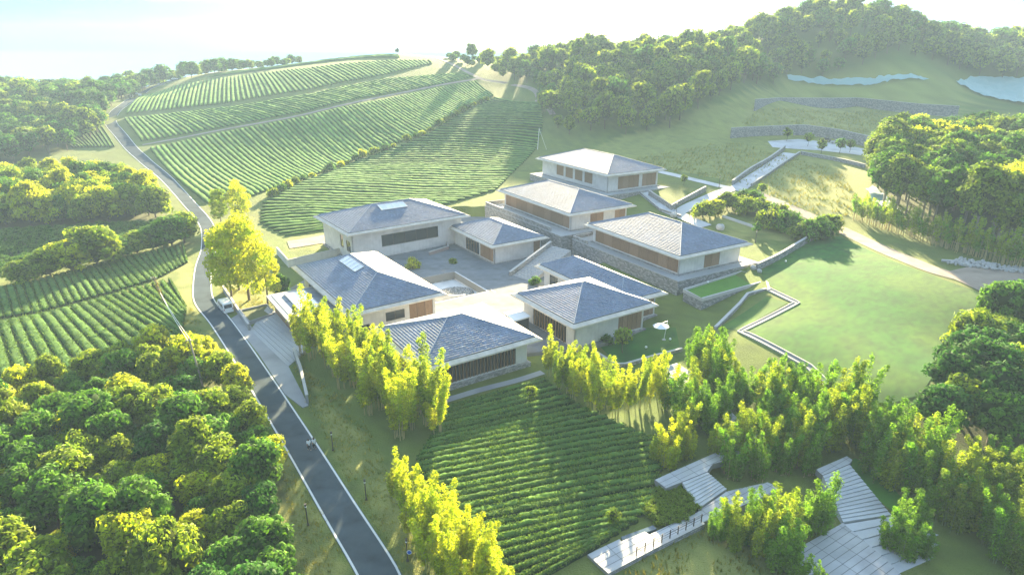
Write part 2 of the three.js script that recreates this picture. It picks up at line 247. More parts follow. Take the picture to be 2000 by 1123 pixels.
struct('lawn', drape([[1654, 902], [1672, 896], [1722, 930], [1764, 975], [1748, 1004], [1700, 964], [1664, 930]].map(([x, y]) => Txz(x, y)), 0.1, 1.5, ground, (x, z) => { const b = fbm(x, z, 3); return [0.06 * (0.7 + 0.6 * b), 0.2 * (0.7 + 0.6 * b), 0.012]; }), LAWN);
const ASPHALT = new THREE.MeshPhysicalMaterial({ color: lin(0.075, 0.105, 0.125), roughness: 0.95, specularIntensity: 0.15, side: THREE.DoubleSide, map: rep(TX.soft, 0.11), bumpMap: rep(TX.bump, 1.5), bumpScale: 0.01 });
const LINE = M(0.75, 0.76, 0.74, 0.8, { map: rep(TX.grain, 0.5) });
const roadPath = smoothPath([[757, 1180], [740, 1123], [661, 993], [574, 850], [480, 702], [431, 630], [399, 590], [394, 560], [397, 520], [407, 480], [401, 437], [366, 395], [324, 349], [281, 313], [254, 288], [231, 260], [215, 238], [224, 218], [250, 198], [280, 180], [318, 163], [350, 153]].map(([x, y]) => Txz(x, y)), 2);
const halfWidth = (t) => 2.05 + 1.0 * sstep(t, 0.3, 0.8);
const road = struct('road', ribbon(roadPath, (t) => -halfWidth(t), halfWidth, 0.05, 6), ASPHALT);
mesh('edge_line', ribbon(roadPath, (t) => halfWidth(t) - 0.3, (t) => halfWidth(t) - 0.06, 0.06, 1), LINE, road);
mesh('edge_line', ribbon(roadPath, (t) => -halfWidth(t) + 0.06, (t) => -halfWidth(t) + 0.3, 0.06, 1), LINE, road);

const patchEnd = roadPath.findIndex(([x, z]) => Math.hypot(x - Txz(528, 774)[0], z - Txz(528, 774)[1]) < 1.6);
if (patchEnd > 2) mesh('resurfaced_stretch', ribbon(roadPath.slice(0, patchEnd), -1.72, 1.72, 0.054, 4), new THREE.MeshPhysicalMaterial({ color: lin(0.088, 0.115, 0.13), roughness: 0.95, specularIntensity: 0.15, map: rep(TX.soft, 0.17), bumpMap: rep(TX.bump, 1.5), bumpScale: 0.01 }), road);
const TRACK = M(0.33, 0.28, 0.225, 0.95, { map: rep(TX.soft, 0.1), bumpMap: rep(TX.bump, 0.6), bumpScale: 0.03 });
const track = (pts, w, name = 'path', m = TRACK, o = 0.09) => struct(name, ribbon(smoothPath(pts.map(([x, y]) => Txz(x, y)), 2), -w / 2, w / 2, o, 3), m);
track([[277, 283], [420, 256], [600, 222], [740, 190], [860, 166], [936, 153]], 2.4);
track([[852, 113], [880, 124], [935, 152], [990, 163], [1045, 178], [1052, 200], [1080, 224]], 3);
track([[1478, 378], [1560, 413], [1650, 452], [1760, 502], [1860, 538], [2030, 572]], 4.2);
struct('path', drape([[1838, 535], [1900, 520], [2040, 535], [2040, 590], [1920, 572]].map(([x, y]) => Txz(x, y)), 0.12, 2), M(0.38, 0.3, 0.23, 0.95, { map: rep(TX.soft, 0.12) }));
track([[1262, 328], [1300, 338], [1400, 362], [1452, 372]], 3.2, 'path', PALE);
struct('path', drape([[1500, 276], [1560, 272], [1640, 280], [1710, 296], [1700, 306], [1600, 294], [1510, 288]].map(([x, y]) => Txz(x, y)), 0.1, 3), PALE);

// ---------------------------------------------------------------- the pavilions
const wallFrame = { R: (B) => new THREE.Matrix4().makeTranslation(B.ins, 0, -B.ins), L: (B) => new THREE.Matrix4().makeRotationY(-Math.PI / 2).setPosition(B.ins, 0, -(B.LB - B.ins)) };
function wallWithHoles(len, h, holes, thick = 0.3) {
  const s = new THREE.Shape([[0, 0], [len, 0], [len, h], [0, h]].map(([x, y]) => new THREE.Vector2(x, y)));
  for (const [u0, u1, y0, y1] of holes) s.holes.push(new THREE.Path([[u0, y0], [u0, y1], [u1, y1], [u1, y0]].map(([x, y]) => new THREE.Vector2(x, y))));
  const g = new THREE.ExtrudeGeometry(s, { depth: thick, bevelEnabled: false }); g.translate(0, 0, -thick); return boxUV(g);
}
function facade(B, side, feats, parent, h, timber) {
  const len = (side === 'R' ? B.LA : B.LB) - 2 * B.ins, Mx = wallFrame[side](B), put = (name, g, m, p = parent) => mesh(name, (g.applyMatrix4(Mx), g), m, p);
  const hole = feats.map((f) => [Math.max(0.12, f.u0 * len), Math.min(len - 0.12, f.u1 * len), f.y0, Math.min(f.y1, h - 0.15)]);
  put('wall', wallWithHoles(len, h, hole), B.wall ?? PLASTER);
  feats.forEach((f, k) => {
    const [u0, u1, y0, y1] = hole[k], n = f.n ?? 1, w = (u1 - u0) / n;
    if (f.t === 'timber') {
      for (let i = 0; i < n; i++) {                       // boarded shutter leaves, each of upright boards between rails
        const a = u0 + i * w + 0.04, b = u0 + (i + 1) * w - 0.04, parts = [], nb = Math.max(3, Math.round((b - a) / 0.3)), bw = (b - a) / nb;
        for (let q = 0; q < nb; q++) parts.push(box(a + q * bw + 0.008, a + (q + 1) * bw - 0.008, y0 + 0.04, y1 - 0.04, -0.16, -0.09 - 0.015 * (q % 2)));
        parts.push(box(a, b, y0 + 0.02, y0 + 0.14, -0.16, -0.07), box(a, b, y1 - 0.14, y1 - 0.02, -0.16, -0.07));
        put('timber_panel', merged(parts), (i + k) % 3 === 1 ? TIMBER_B : timber);
      }
      put('panel_backing', box(u0, u1, y0, y1, -0.28, -0.22), BRONZE);
    } else {
      const bars = [box(u0, u1, y0, y0 + 0.08, -0.2, -0.06), box(u0, u1, y1 - 0.08, y1, -0.2, -0.06)];
      for (let i = 0; i <= n; i++) { const x = clamp(u0 + i * w, u0 + 0.04, u1 - 0.04); bars.push(box(x - 0.04, x + 0.04, y0 + 0.082, y1 - 0.082, -0.2, -0.06)); }
      const win = put('window', merged(bars), f.frame === 'timber' ? timber : BRONZE);
      for (let i = 0; i < n; i++) { const g = box(u0 + i * w + 0.041, u0 + (i + 1) * w - 0.041, y0 + 0.081, y1 - 0.081, -0.15, -0.12); put(f.brown ? 'shutter' : 'pane', g, f.brown ? timber : GLASS, win); }
      if (f.t === 'fins') for (let i = 0; i < f.fins; i++) { const x = lerp(u0 + 0.1, u1 - 0.1, (i + 0.5) / f.fins); put('timber_fin', box(x - 0.05, x + 0.05, y0 + 0.02, y1 - 0.02, -0.05, 0.16), i % 4 ? timber : TIMBER_B); }
      if (f.t === 'win') put('sill', box(u0 - 0.06, u1 + 0.06, y0 - 0.08, y0 - 0.003, -0.05, 0.07), STONE_CAP, win);
    }
  });
}
function hipRoof(B, e, root) {
  const { LA, LB } = B, ap = 0.95, y1 = e + 0.5, w = LA - 2 * ap, d = LB - 2 * ap, D = Math.min(w, d) / 2, rise = B.rise, rnd = rngOf(B.seed);
  const P = (x, z, y) => [x, y, -z], yAt = (q) => y1 + rise * (q / D) + 0.12 * (1 - q / D) ** 2 * 0;
  // deck under the slates
  const A0 = [ap, ap], A1 = [LA - ap, ap], A2 = [LA - ap, LB - ap], A3 = [ap, LB - ap], R0 = w >= d ? [ap + D, LB / 2] : [LA / 2, ap + D], R1 = w >= d ? [LA - ap - D, LB / 2] : [LA / 2, LB - ap - D];
  const faces = w >= d ? [[A0, A1, R1, R0], [A1, A2, R1], [A2, A3, R0, R1], [A3, A0, R0]] : [[A0, A1, R0], [A1, A2, R1, R0], [A2, A3, R1], [A3, A0, R0, R1]];
  const dp = [], yOf = (p) => (p === R0 || p === R1 ? y1 + rise : y1);
  for (const f of faces) for (let i = 1; i + 1 < f.length; i++) for (const p of [f[0], f[i], f[i + 1]]) dp.push(...P(p[0], p[1], yOf(p) - 0.03));
  const deckG = new THREE.BufferGeometry(); deckG.setAttribute('position', new THREE.Float32BufferAttribute(dp, 3));
  const roof = mesh('roof', boxUV(deckG), GUTTER, root);
  // slates, course upon course
  const pos = [], uv = [], col = [];
  const slope = (p0, p1, n) => {
    const L = Math.hypot(p1[0] - p0[0], p1[1] - p0[1]), t = [(p1[0] - p0[0]) / L, (p1[1] - p0[1]) / L], c = 0.45, rows = Math.ceil(D / c);
    const at = (a, q, lift) => P(p0[0] + t[0] * a + n[0] * q, p0[1] + t[1] * a + n[1] * q, yAt(q) + lift);
    for (let r = 0; r < rows; r++) {
      const q0 = r * c, q1 = Math.min(D, (r + 1) * c + 0.03), tw = 0.42, shift = (r % 2) * tw * 0.5 + hash(r, B.seed) * 0.05;
      for (let k = -1; k * tw - shift < L; k++) {
        let a0 = k * tw - shift + 0.006, a1 = (k + 1) * tw - shift - 0.006; const lo = q0, hi = L - q0; if (a1 <= lo || a0 >= hi) continue; a0 = Math.max(a0, lo); a1 = Math.min(a1, hi);
        const b0 = clamp(a0, Math.min(q1, L / 2), Math.max(L - q1, L / 2)), b1 = clamp(a1, Math.min(q1, L / 2), Math.max(L - q1, L / 2)), up = 0.08 + 0.02 * rnd();
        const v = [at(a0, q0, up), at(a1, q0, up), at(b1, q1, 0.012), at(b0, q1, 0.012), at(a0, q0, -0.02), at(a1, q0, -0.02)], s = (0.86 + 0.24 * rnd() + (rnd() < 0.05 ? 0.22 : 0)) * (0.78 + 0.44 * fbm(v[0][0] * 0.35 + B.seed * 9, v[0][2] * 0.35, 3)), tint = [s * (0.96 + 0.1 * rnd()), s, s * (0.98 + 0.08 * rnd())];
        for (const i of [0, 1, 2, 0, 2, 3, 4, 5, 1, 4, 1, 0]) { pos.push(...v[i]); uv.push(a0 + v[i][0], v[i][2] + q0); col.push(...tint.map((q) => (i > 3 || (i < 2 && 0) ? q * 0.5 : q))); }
      }
    }
  };
  slope(A0, A1, [0, 1]); slope(A1, A2, [-1, 0]); slope(A2, A3, [0, -1]); slope(A3, A0, [1, 0]);
  const sg = new THREE.BufferGeometry(); for (const [k, a, n] of [['position', pos, 3], ['uv', uv, 2], ['color', col, 3]]) sg.setAttribute(k, new THREE.Float32BufferAttribute(a, n)); sg.computeVertexNormals();
  tag(mesh('shingles', sg, SLATE, roof), null, null, null, 'stuff');
  // ridge and hip cappings
  const cap = [], hip = (a, b) => { const u = V3(...P(a[0], a[1], yOf(a) + 0.04)), v = V3(...P(b[0], b[1], yOf(b) + 0.04)); const g = rod(u, v, 0.1, 0.1, 6); cap.push(g); };
  hip(A0, R0); hip(A2, R1); if (w >= d) { hip(A1, R1); hip(A3, R0); } else { hip(A1, R0); hip(A3, R1); } if (Math.abs(w - d) > 0.3) hip(R0, R1);
  mesh('ridge_cap', merged(cap), B.capMat ?? M(0.22, 0.26, 0.32, 0.6), roof);
  // the broad pale eave: a lip, a sloping apron up to the gutter, a soffit below
  const ep = [], Q = (a, b, c, d2) => ep.push(...a, ...b, ...c, ...a, ...c, ...d2);
  const ring = (i, y) => [P(i, i, y), P(LA - i, i, y), P(LA - i, LB - i, y), P(i, LB - i, y)], r0 = ring(0, e - 0.14), r1 = ring(0, e + 0.12), r2 = ring(ap - 0.12, e + 0.44), r3 = ring(ap - 0.12, e + 0.3), r4 = ring(ap + 0.1, e + 0.3), rs = ring(B.ins - 0.05, e - 0.02);
  for (let i = 0; i < 4; i++) { const j = (i + 1) % 4; Q(r0[i], r0[j], r1[j], r1[i]); Q(r1[i], r1[j], r2[j], r2[i]); Q(r2[i], r2[j], r3[j], r3[i]); Q(r3[i], r3[j], r4[j], r4[i]); Q(r0[j], r0[i], rs[i], rs[j]); }
  const eg = new THREE.BufferGeometry(); eg.setAttribute('position', new THREE.Float32BufferAttribute(ep, 3));
  mesh('eave', boxUV(eg), CREAM, root);
  const gp = []; for (const [x0, x1, z0, z1] of [[ap - 0.1, LA - ap + 0.1, ap - 0.1, ap + 0.08], [ap - 0.1, LA - ap + 0.1, LB - ap - 0.08, LB - ap + 0.1], [ap - 0.1, ap + 0.08, ap + 0.082, LB - ap - 0.082], [LA - ap - 0.08, LA - ap + 0.1, ap + 0.082, LB - ap - 0.082]]) gp.push(box(x0, x1, e + 0.34, e + 0.54, -z1, -z0));
  mesh('gutter', merged(gp), GUTTER, root);
  if (B.skylight) {                                        // a row of roof lights below the ridge
    const { face, n, from, to, q0, q1 } = B.skylight, ang = Math.atan2(rise, D), Mx = face === 'R' ? new THREE.Matrix4().makeRotationX(ang).setPosition(ap, y1, -ap) : new THREE.Matrix4().makeRotationY(-Math.PI / 2).multiply(new THREE.Matrix4().makeRotationX(ang)).setPosition(ap, y1, -(LB - ap));
    const S = Math.cos(ang), fr = [], b0 = -q1 / S, b1 = -q0 / S, cw = (to - from) / n;
    fr.push(box(from, to, 0.02, 0.3, b0, b0 + 0.1), box(from, to, 0.02, 0.3, b1 - 0.1, b1)); for (let i = 0; i <= n; i++) { const x = clamp(from + i * cw, from + 0.05, to - 0.05); fr.push(box(x - 0.05, x + 0.05, 0.02, 0.3, b0 + 0.102, b1 - 0.102)); }
    const fg = merged(fr); fg.applyMatrix4(Mx); const sk = mesh('skylight', fg, STEEL, roof);
    for (let i = 0; i < n; i++) { const g = box(from + i * cw + 0.051, from + (i + 1) * cw - 0.051, 0.2, 0.25, b0 + 0.103, b1 - 0.103); g.applyMatrix4(Mx); mesh('roof_light', g, SKYGLASS, roof); }
  }
}
let nPav = 0;
function pavilion(B) {
  B.ins ??= 1.9; B.seed = 11 + nPav++; const az = THREE.MathUtils.degToRad(B.az), e = B.eave - B.base;
  const root = thing('pavilion', V3(B.C[0], B.base, -B.C[1]), Math.PI / 2 - az, B.label, 'pavilion');
  root.userData.group = 'hipped slate pavilions of the estate';
  const h = e + 0.0, { LA, LB, ins } = B;
  facade(B, 'R', B.R ?? [], root, h - 0.025, B.timber ?? TIMBER); facade(B, 'L', B.L ?? [], root, h - 0.025, B.timber ?? TIMBER);
  // L and R meet at the front corner: the two far walls close the house
  mesh('wall', box(LA - ins - 0.3, LA - ins, 0, h - 0.025, -(LB - ins), -ins - 0.302), PLASTER, root);
  mesh('wall', box(ins + 0.302, LA - ins - 0.302, 0, h - 0.025, -(LB - ins), -(LB - ins) + 0.3), PLASTER, root);
  mesh('interior_floor', box(ins + 0.31, LA - ins - 0.31, 0.02, 0.1, -(LB - ins) + 0.31, -ins - 0.31), BRONZE, root);
  const pl = B.plinth ?? 0.6; mesh('plinth', box(ins - 0.5, LA - ins + 0.5, -pl - 0.6, -0.003, -(LB - ins) - 0.5, -ins + 0.5), B.plinthMat ?? STONE, root);
  hipRoof(B, e, root); B.root = root; return B;
}
const gF = (px, py, h) => { const p = G(px, py, h); return [p.x, -p.z]; };
const dirA = (az) => [Math.sin(az * Math.PI / 180), Math.cos(az * Math.PI / 180)];
const b1 = pavilion({ label: 'low pavilion beside the front tea garden, with a glazed timber-finned garden front', C: [-13.6, 84.2], az: 57.1, LA: 22.3, LB: 19.6, eave: 5.2, base: 0.9, rise: 2.95,
  R: [{ t: 'fins', u0: 0.04, u1: 0.88, y0: 0.25, y1: 3.75, n: 12, fins: 24 }], L: [{ t: 'timber', u0: 0.1, u1: 0.5, y0: 0.2, y1: 3.4, n: 4 }, { t: 'win', u0: 0.56, u1: 0.92, y0: 0.3, y1: 3.4, n: 3 }] });
const b2 = pavilion({ label: 'long pavilion next to the road, with a row of roof lights on its left slope', C: [-28.9, 104.2], az: 55.6, LA: 20.0, LB: 34.2, eave: 5.8, base: 0.9, rise: 3.3, skylight: { face: 'L', n: 5, from: 9.5, to: 18.5, q0: 6.3, q1: 8.4 },
  R: [{ t: 'win', u0: 0.05, u1: 0.16, y0: 0.6, y1: 2, n: 1 }, { t: 'win', u0: 0.36, u1: 0.6, y0: 1.6, y1: 3.4, n: 2 }, { t: 'timber', u0: 0.66, u1: 0.97, y0: 0.8, y1: 4.0, n: 3 }], L: [{ t: 'win', u0: 0.1, u1: 0.4, y0: 1, y1: 3.4, n: 5 }, { t: 'timber', u0: 0.5, u1: 0.9, y0: 0.3, y1: 3.6, n: 6 }] });
const b3 = pavilion({ label: 'tall white pavilion at the edge of the tea slope, with one very wide window', C: [-39.8, 148.6], az: 54.8, LA: 35.0, LB: 24.1, eave: 8.2, base: 0.9, rise: 3.6, skylight: { face: 'R', n: 4, from: 12, to: 19.5, q0: 7.3, q1: 10.0 },
  R: [{ t: 'win', u0: 0.25, u1: 0.77, y0: 2.6, y1: 5.6, n: 5 }], L: [{ t: 'win', u0: 0.6, u1: 0.7, y0: 2.2, y1: 5.4, n: 1 }, { t: 'win', u0: 0.8, u1: 0.94, y0: 2.0, y1: 4.8, n: 2 }] });
const c4 = gF(960.5, 485.5, 5.4), r4 = gF(1065, 462, 5.4), a4 = Math.atan2(r4[0] - c4[0], r4[1] - c4[1]) * 57.2958;
const b4 = pavilion({ label: 'small pavilion at the back of the courtyard, tucked against the tall white one', C: c4, az: 57.5, LA: Math.hypot(r4[0] - c4[0], r4[1] - c4[1]), LB: 24, eave: 5.4, base: 0.9, rise: 2.7, ins: 1.6,
  R: [{ t: 'timber', u0: 0.84, u1: 0.99, y0: 0.1, y1: 4, n: 1 }], L: [{ t: 'glass', u0: 0.3, u1: 0.64, y0: 0.15, y1: 3.8, n: 5, frame: 'timber' }, { t: 'timber', u0: 0.66, u1: 0.98, y0: 0.15, y1: 3.8, n: 4 }] });
const b5 = pavilion({ label: 'pavilion on the middle terrace, its long side all tall timber shutters above a planted wall', C: [14.8, 161.3], az: 59, LA: 22.9, LB: 38.2, eave: 10, base: 5.6, rise: 3.5,
  L: [{ t: 'timber', u0: 0.02, u1: 0.985, y0: 0.3, y1: 3.9, n: 11 }], R: [{ t: 'timber', u0: 0.34, u1: 0.58, y0: 0.2, y1: 3.6, n: 2 }, { t: 'timber', u0: 0.78, u1: 0.98, y0: 0.2, y1: 3.6, n: 2 }] });
const b6 = pavilion({ label: 'highest pavilion at the top of the slope, with four tall brown windows in white wall', C: [28.7, 192.5], az: 59.5, LA: 24.2, LB: 40.4, eave: 14.5, base: 9.3, rise: 3.6,
  L: [0.24, 0.385, 0.53, 0.675].map((u) => ({ t: 'win', u0: u, u1: u + 0.115, y0: 1.2, y1: 4.5, n: 1, brown: 1, frame: 'timber' })), R: [{ t: 'timber', u0: 0.2, u1: 0.62, y0: 0.4, y1: 4.3, n: 4 }, { t: 'timber', u0: 0.68, u1: 0.97, y0: 0.4, y1: 4.3, n: 3 }] });
const b7 = pavilion({ label: 'large pavilion on the stone terrace by the lawn, brown doors in its white end', C: [35.2, 127.6], az: 59.2, LA: 22.7, LB: 33.8, eave: 9, base: 4.9, rise: 3.6,
  L: [{ t: 'timber', u0: 0.03, u1: 0.99, y0: 0.25, y1: 3.7, n: 9 }], R: [{ t: 'timber', u0: 0.4, u1: 0.66, y0: 0.15, y1: 3.3, n: 2 }] });
const b8 = pavilion({ label: 'square pavilion right of the courtyard, its pointed roof overlapping the low one behind', C: [10.4, 99.6], az: 57.2, LA: 20.2, LB: 19.7, eave: 5.6, base: 0.7, rise: 3.2,
  R: [{ t: 'timber', u0: 0.62, u1: 0.98, y0: 0.3, y1: 3.9, n: 5 }], L: [{ t: 'fins', u0: 0.2, u1: 0.85, y0: 0.2, y1: 3.8, n: 6, fins: 12 }] });
const AZ9 = 57.5, l9 = gF(1042.6, 519.5, 5.4), r9 = gF(1306, 574, 5.4), A9 = dirA(AZ9), dx9 = r9[0] - l9[0], df9 = r9[1] - l9[1], LA9 = dx9 * A9[0] + df9 * A9[1], LB9 = -(dx9 * -A9[1] + df9 * A9[0]);
const b9 = pavilion({ label: 'low pavilion half hidden behind the square one, against the terrace wall', C: [r9[0] - A9[0] * LA9, r9[1] - A9[1] * LA9], az: AZ9, LA: LA9, LB: LB9, eave: 5.4, base: 0.8, rise: 2.4, ins: 1.7,
  R: [{ t: 'timber', u0: 0.3, u1: 0.97, y0: 0.2, y1: 4, n: 5 }], L: [{ t: 'win', u0: 0.08, u1: 0.2, y0: 0.4, y1: 3.4, n: 2 }, { t: 'win', u0: 0.5, u1: 0.7, y0: 0.4, y1: 3.4, n: 3 }] });

let coverPatch;

// ---------------------------------------------------------------- courtyard, terraces, walls and steps
function pavers(poly, y, la, lb, origin, da, db, seed, skip, gap = 0.015) {   // a floor of rectangular slabs laid with open joints
  const loc = poly.map(([x, z]) => { const dx = x - origin[0], dz = z - origin[1], D = da[0] * db[1] - da[1] * db[0]; return [(dx * db[1] - dz * db[0]) / D, (da[0] * dz - da[1] * dx) / D]; }), pos = [], col = [], uv = [], rnd = rngOf(seed);
  let a0 = 1e9, a1 = -1e9, b0 = 1e9, b1 = -1e9; for (const [a, b] of loc) { a0 = Math.min(a0, a); a1 = Math.max(a1, a); b0 = Math.min(b0, b); b1 = Math.max(b1, b); }
  for (let i = Math.floor(a0 / la); i * la < a1; i++) for (let j = Math.floor(b0 / lb); j * lb < b1; j++) {
    const P = clipCell(loc, i * la + gap, (i + 1) * la - gap, j * lb + gap, (j + 1) * lb - gap); const v = 0.92 + 0.13 * rnd(), up = y + 0.006 * rnd(); if (P.length < 3 || (skip && skip((i + 0.5) * la, (j + 0.5) * lb))) continue;
    const pts = P.map(([a, b]) => new THREE.Vector2(a, b)); if (Math.abs(THREE.ShapeUtils.area(pts)) < 0.02) continue; if (THREE.ShapeUtils.area(pts) < 0) { pts.reverse(); P.reverse(); }
    for (const t of THREE.ShapeUtils.triangulateShape(pts, [])) for (const k of [t[0], t[1], t[2]]) { const [a, b] = P[k], x = origin[0] + da[0] * a + db[0] * b, z = origin[1] + da[1] * a + db[1] * b; pos.push(x, up, z); uv.push(x, z); col.push(v, v, v * (0.98 + 0.04 * rnd())); }
  }
  const g = new THREE.BufferGeometry(); g.setAttribute('position', new THREE.Float32BufferAttribute(pos, 3)); g.setAttribute('uv', new THREE.Float32BufferAttribute(uv, 2)); g.setAttribute('color', new THREE.Float32BufferAttribute(col, 3));
  g.setAttribute('normal', new THREE.Float32BufferAttribute(new Float32Array(pos.length).map((_, i) => (i % 3 === 1 ? 1 : 0)), 3)); return g;
}
const JOINT = M(0.2, 0.2, 0.19, 0.95), PAVER = M(0.2, 0.22, 0.24, 0.95, { vertexColors: true, map: rep(TX.soft, 0.13) }), PALE_PAVER = M(0.52, 0.525, 0.53, 0.85, { vertexColors: true, map: rep(TX.soft, 0.1) });
const yard = struct('courtyard', prism(courtyard, -0.8, 0.8, [pitPoly]), JOINT);
tag(mesh('paving', pavers(courtyard, 0.812, 1.5, 1.55 / 2, pitK, DA, DB, 3, (a, b) => a > -15 && a < 0 && b > -15.5 && b < 0), PAVER, yard), null, null, null, 'stuff');
{
  const wallLine = (a, b, o) => { const dx = b[0] - a[0], dz = b[1] - a[1], L = Math.hypot(dx, dz); return [a, b].map((p) => [p[0] - (dz / L) * o, p[1] + (dx / L) * o]); };
  const [k0, k1, k2, k3] = pitPoly, c = [(k0[0] + k2[0]) / 2, (k0[1] + k2[1]) / 2];
  const sunk = thing('sunken_court', V3(0, 0, 0), 0, 'sunken white court with a round pebble bed between the pavilions', 'courtyard pit');
  mesh('pit_floor', prism(pitPoly.map((p) => [lerp(p[0], c[0], 0.015), lerp(p[1], c[1], 0.015)]), -1.3, -1.0), M(0.8, 0.8, 0.79, 0.8, { map: rep(TX.soft, 0.08) }), sunk);
  for (const [a, b, m] of [[k0, k1, STONE], [k1, k2, STONE], [k2, k3, PLASTER], [k3, k0, M(0.82, 0.82, 0.82, 0.85, { map: rep(TX.streak, 0.12) })]]) mesh('pit_wall', wallGeo(wallLine(a, b, 0.16), 0.28, () => 0.83, () => -2), m, sunk);
  const pc = G(890, 574, -1.0), ring = (r, n, a0 = 0, a1 = Math.PI * 2) => Array.from({ length: n + 1 }, (_, i) => [pc.x + r * Math.cos(lerp(a0, a1, i / n)), pc.z + r * Math.sin(lerp(a0, a1, i / n))]);
  mesh('pebble_rim', wallGeo(ring(4.05, 48), 0.16, () => -0.84, () => -1.2), M(0.13, 0.13, 0.13, 0.8), sunk);
  const disc = new THREE.CylinderGeometry(3.95, 3.95, 0.12, 48); disc.translate(pc.x, -0.95, pc.z); mesh('pebble_bed', boxUV(disc), M(0.3, 0.29, 0.27, 0.9, { map: rep(TX.grain, 0.5) }), sunk);
  const st = new THREE.IcosahedronGeometry(0.17, 1), im = new THREE.InstancedMesh(st, M(1, 1, 1, 0.85), 1500), r = rngOf(5), o = new THREE.Object3D();
  for (let i = 0; i < 1500; i++) { const q = Math.sqrt(r()) * 3.85, a = r() * 6.283; o.position.set(pc.x + q * Math.cos(a), -0.87 + 0.05 * r(), pc.z + q * Math.sin(a)); o.rotation.set(r() * 6, r() * 6, r() * 6); o.scale.set(0.6 + r() * 0.9, 0.4 + 0.4 * r(), 0.6 + r() * 0.9); o.updateMatrix(); im.setMatrixAt(i, o.matrix); const v = 0.16 + 0.5 * r() * r(); im.setColorAt(i, lin(v, v * 0.98, v * 0.94)); }
  im.name = 'pebbles'; im.userData.kind = 'stuff'; sunk.add(im);
  tag(mesh('curved_wall', wallGeo(ring(5.6, 24, 0.35 * Math.PI, 0.95 * Math.PI), 0.3, () => 0.82, () => -2), M(0.76, 0.75, 0.73, 0.85, { map: rep(TX.streak, 0.12) })), 'curved white wall wrapping the near side of the round pebble bed', 'wall');
  const a = off2(k0, 1.2, 1), b = off2(k0, 1.2, -17); mesh('drain', ribbon([a, b], -0.09, 0.09, 0.026, 1, () => 0.8), GUTTER, yard);
  const a2 = off2(k0, 0.25, 0.3), b2 = off2(k0, 0.25, -15.8); mesh('drain', ribbon([a2, b2], -0.12, 0.12, 0.026, 1, () => 0.8), GUTTER, yard);
}
function capped(name, path, thick, top, bottom, label, category, group, m = STONE, cap = 0.12) {
  const w = thing(name, V3(0, 0, 0), 0, label, category, group); mesh('wall_face', wallGeo(path, thick, top, bottom), m, w);
  if (cap) mesh('coping', wallGeo(path, thick, (x, z, i) => top(x, z, i) + cap, (x, z, i) => top(x, z, i) + 0.003, 0.05), STONE_CAP, w); return w;
}
const local = (B, a, b) => { const A = dirA(B.az), x = B.C[0] + A[0] * a - A[1] * b, F = B.C[1] + A[1] * a + A[0] * b; return [x, -F]; };
const rectOf = (B, a0, a1, b0, b1q) => [local(B, a0, b0), local(B, a1, b0), local(B, a1, b1q), local(B, a0, b1q)];
function terrace(B, a0, a1, b0, b1q, top, label, down = 9) { const t = thing('stone_terrace', V3(0, 0, 0), 0, label, 'terrace'); mesh('terrace_wall', prism(rectOf(B, a0, a1, b0, b1q), top - down, top - 0.14), STONE, t); mesh('paving', prism(rectOf(B, a0 - 0.05, a1 + 0.05, b0 - 0.05, b1q + 0.05), top - 0.137, top), STEP, t); return t; }
terrace(b7, -0.9, b7.LA + 1.5, -0.9, b7.LB + 3.2, 4.75, 'stone terrace under the large pavilion beside the lawn');
terrace(b5, -3.2, b5.LA + 1, -1.2, b5.LB + 1.5, 5.45, 'stone terrace under the pavilion with the long row of shutters');
terrace(b6, -1.2, b6.LA + 1.5, -1.4, b6.LB + 1.5, 9.15, 'stone terrace under the highest pavilion');
capped('parapet', [local(b5, 6, b5.LB + 1.2), local(b5, -2.9, b5.LB + 1.2), local(b5, -2.9, 4)], 0.35, () => 6.5, () => 5.4, 'stone parapet round the left edge of the middle terrace', 'wall');
capped('parapet', [local(b7, 5, b7.LB + 2.9), local(b7, -0.6, b7.LB + 2.9), local(b7, -0.6, b7.LB - 3)], 0.35, () => 5.5, () => 4.7, 'short stone parapet at the far end of the large terrace', 'wall');
{ // the small raised lawn in front of the large pavilion
  const P = [[1336, 564.5], [1371.5, 582], [1498.7, 546.7], [1449, 529]].map(([x, y]) => Gxz(x, y, 4.0)), cx = P.reduce((s, p) => s + p[0], 0) / 4, cz = P.reduce((s, p) => s + p[1], 0) / 4, inn = P.map((p) => [lerp(p[0], cx, 0.03), lerp(p[1], cz, 0.03)]);
  const t = thing('raised_lawn', V3(0, 0, 0), 0, 'raised grass bed with pale coping and tall grey stone sides', 'planter');
  mesh('terrace_wall', prism(P, -2, 3.6), STONE, t); mesh('lawn', drape(inn, 0.02, 1, () => 3.62, (x, z) => { const b = fbm(x * 0.8, z * 0.8, 3); return [0.09 * (0.8 + 0.4 * b), 0.24 * (0.8 + 0.4 * b), 0.015]; }), LAWN, t);
  mesh('coping', wallGeo([P[0], P[1], P[2], P[3], P[0]], 0.4, () => 4.0, () => 3.3), STONE_CAP, t);
}
const level = (path, k) => { const n = path.length - 1, m = Math.round(n / 2), hh = [0, m, n].map((i) => ground(...path[i]) + k); return (x, z, i) => Math.max(ground(x, z) + 1.2, i < m ? lerp(hh[0], hh[1], i / m) : lerp(hh[1], hh[2], (i - m) / (n - m))); };
const surf = (k) => (x, z) => ground(x, z) + k;
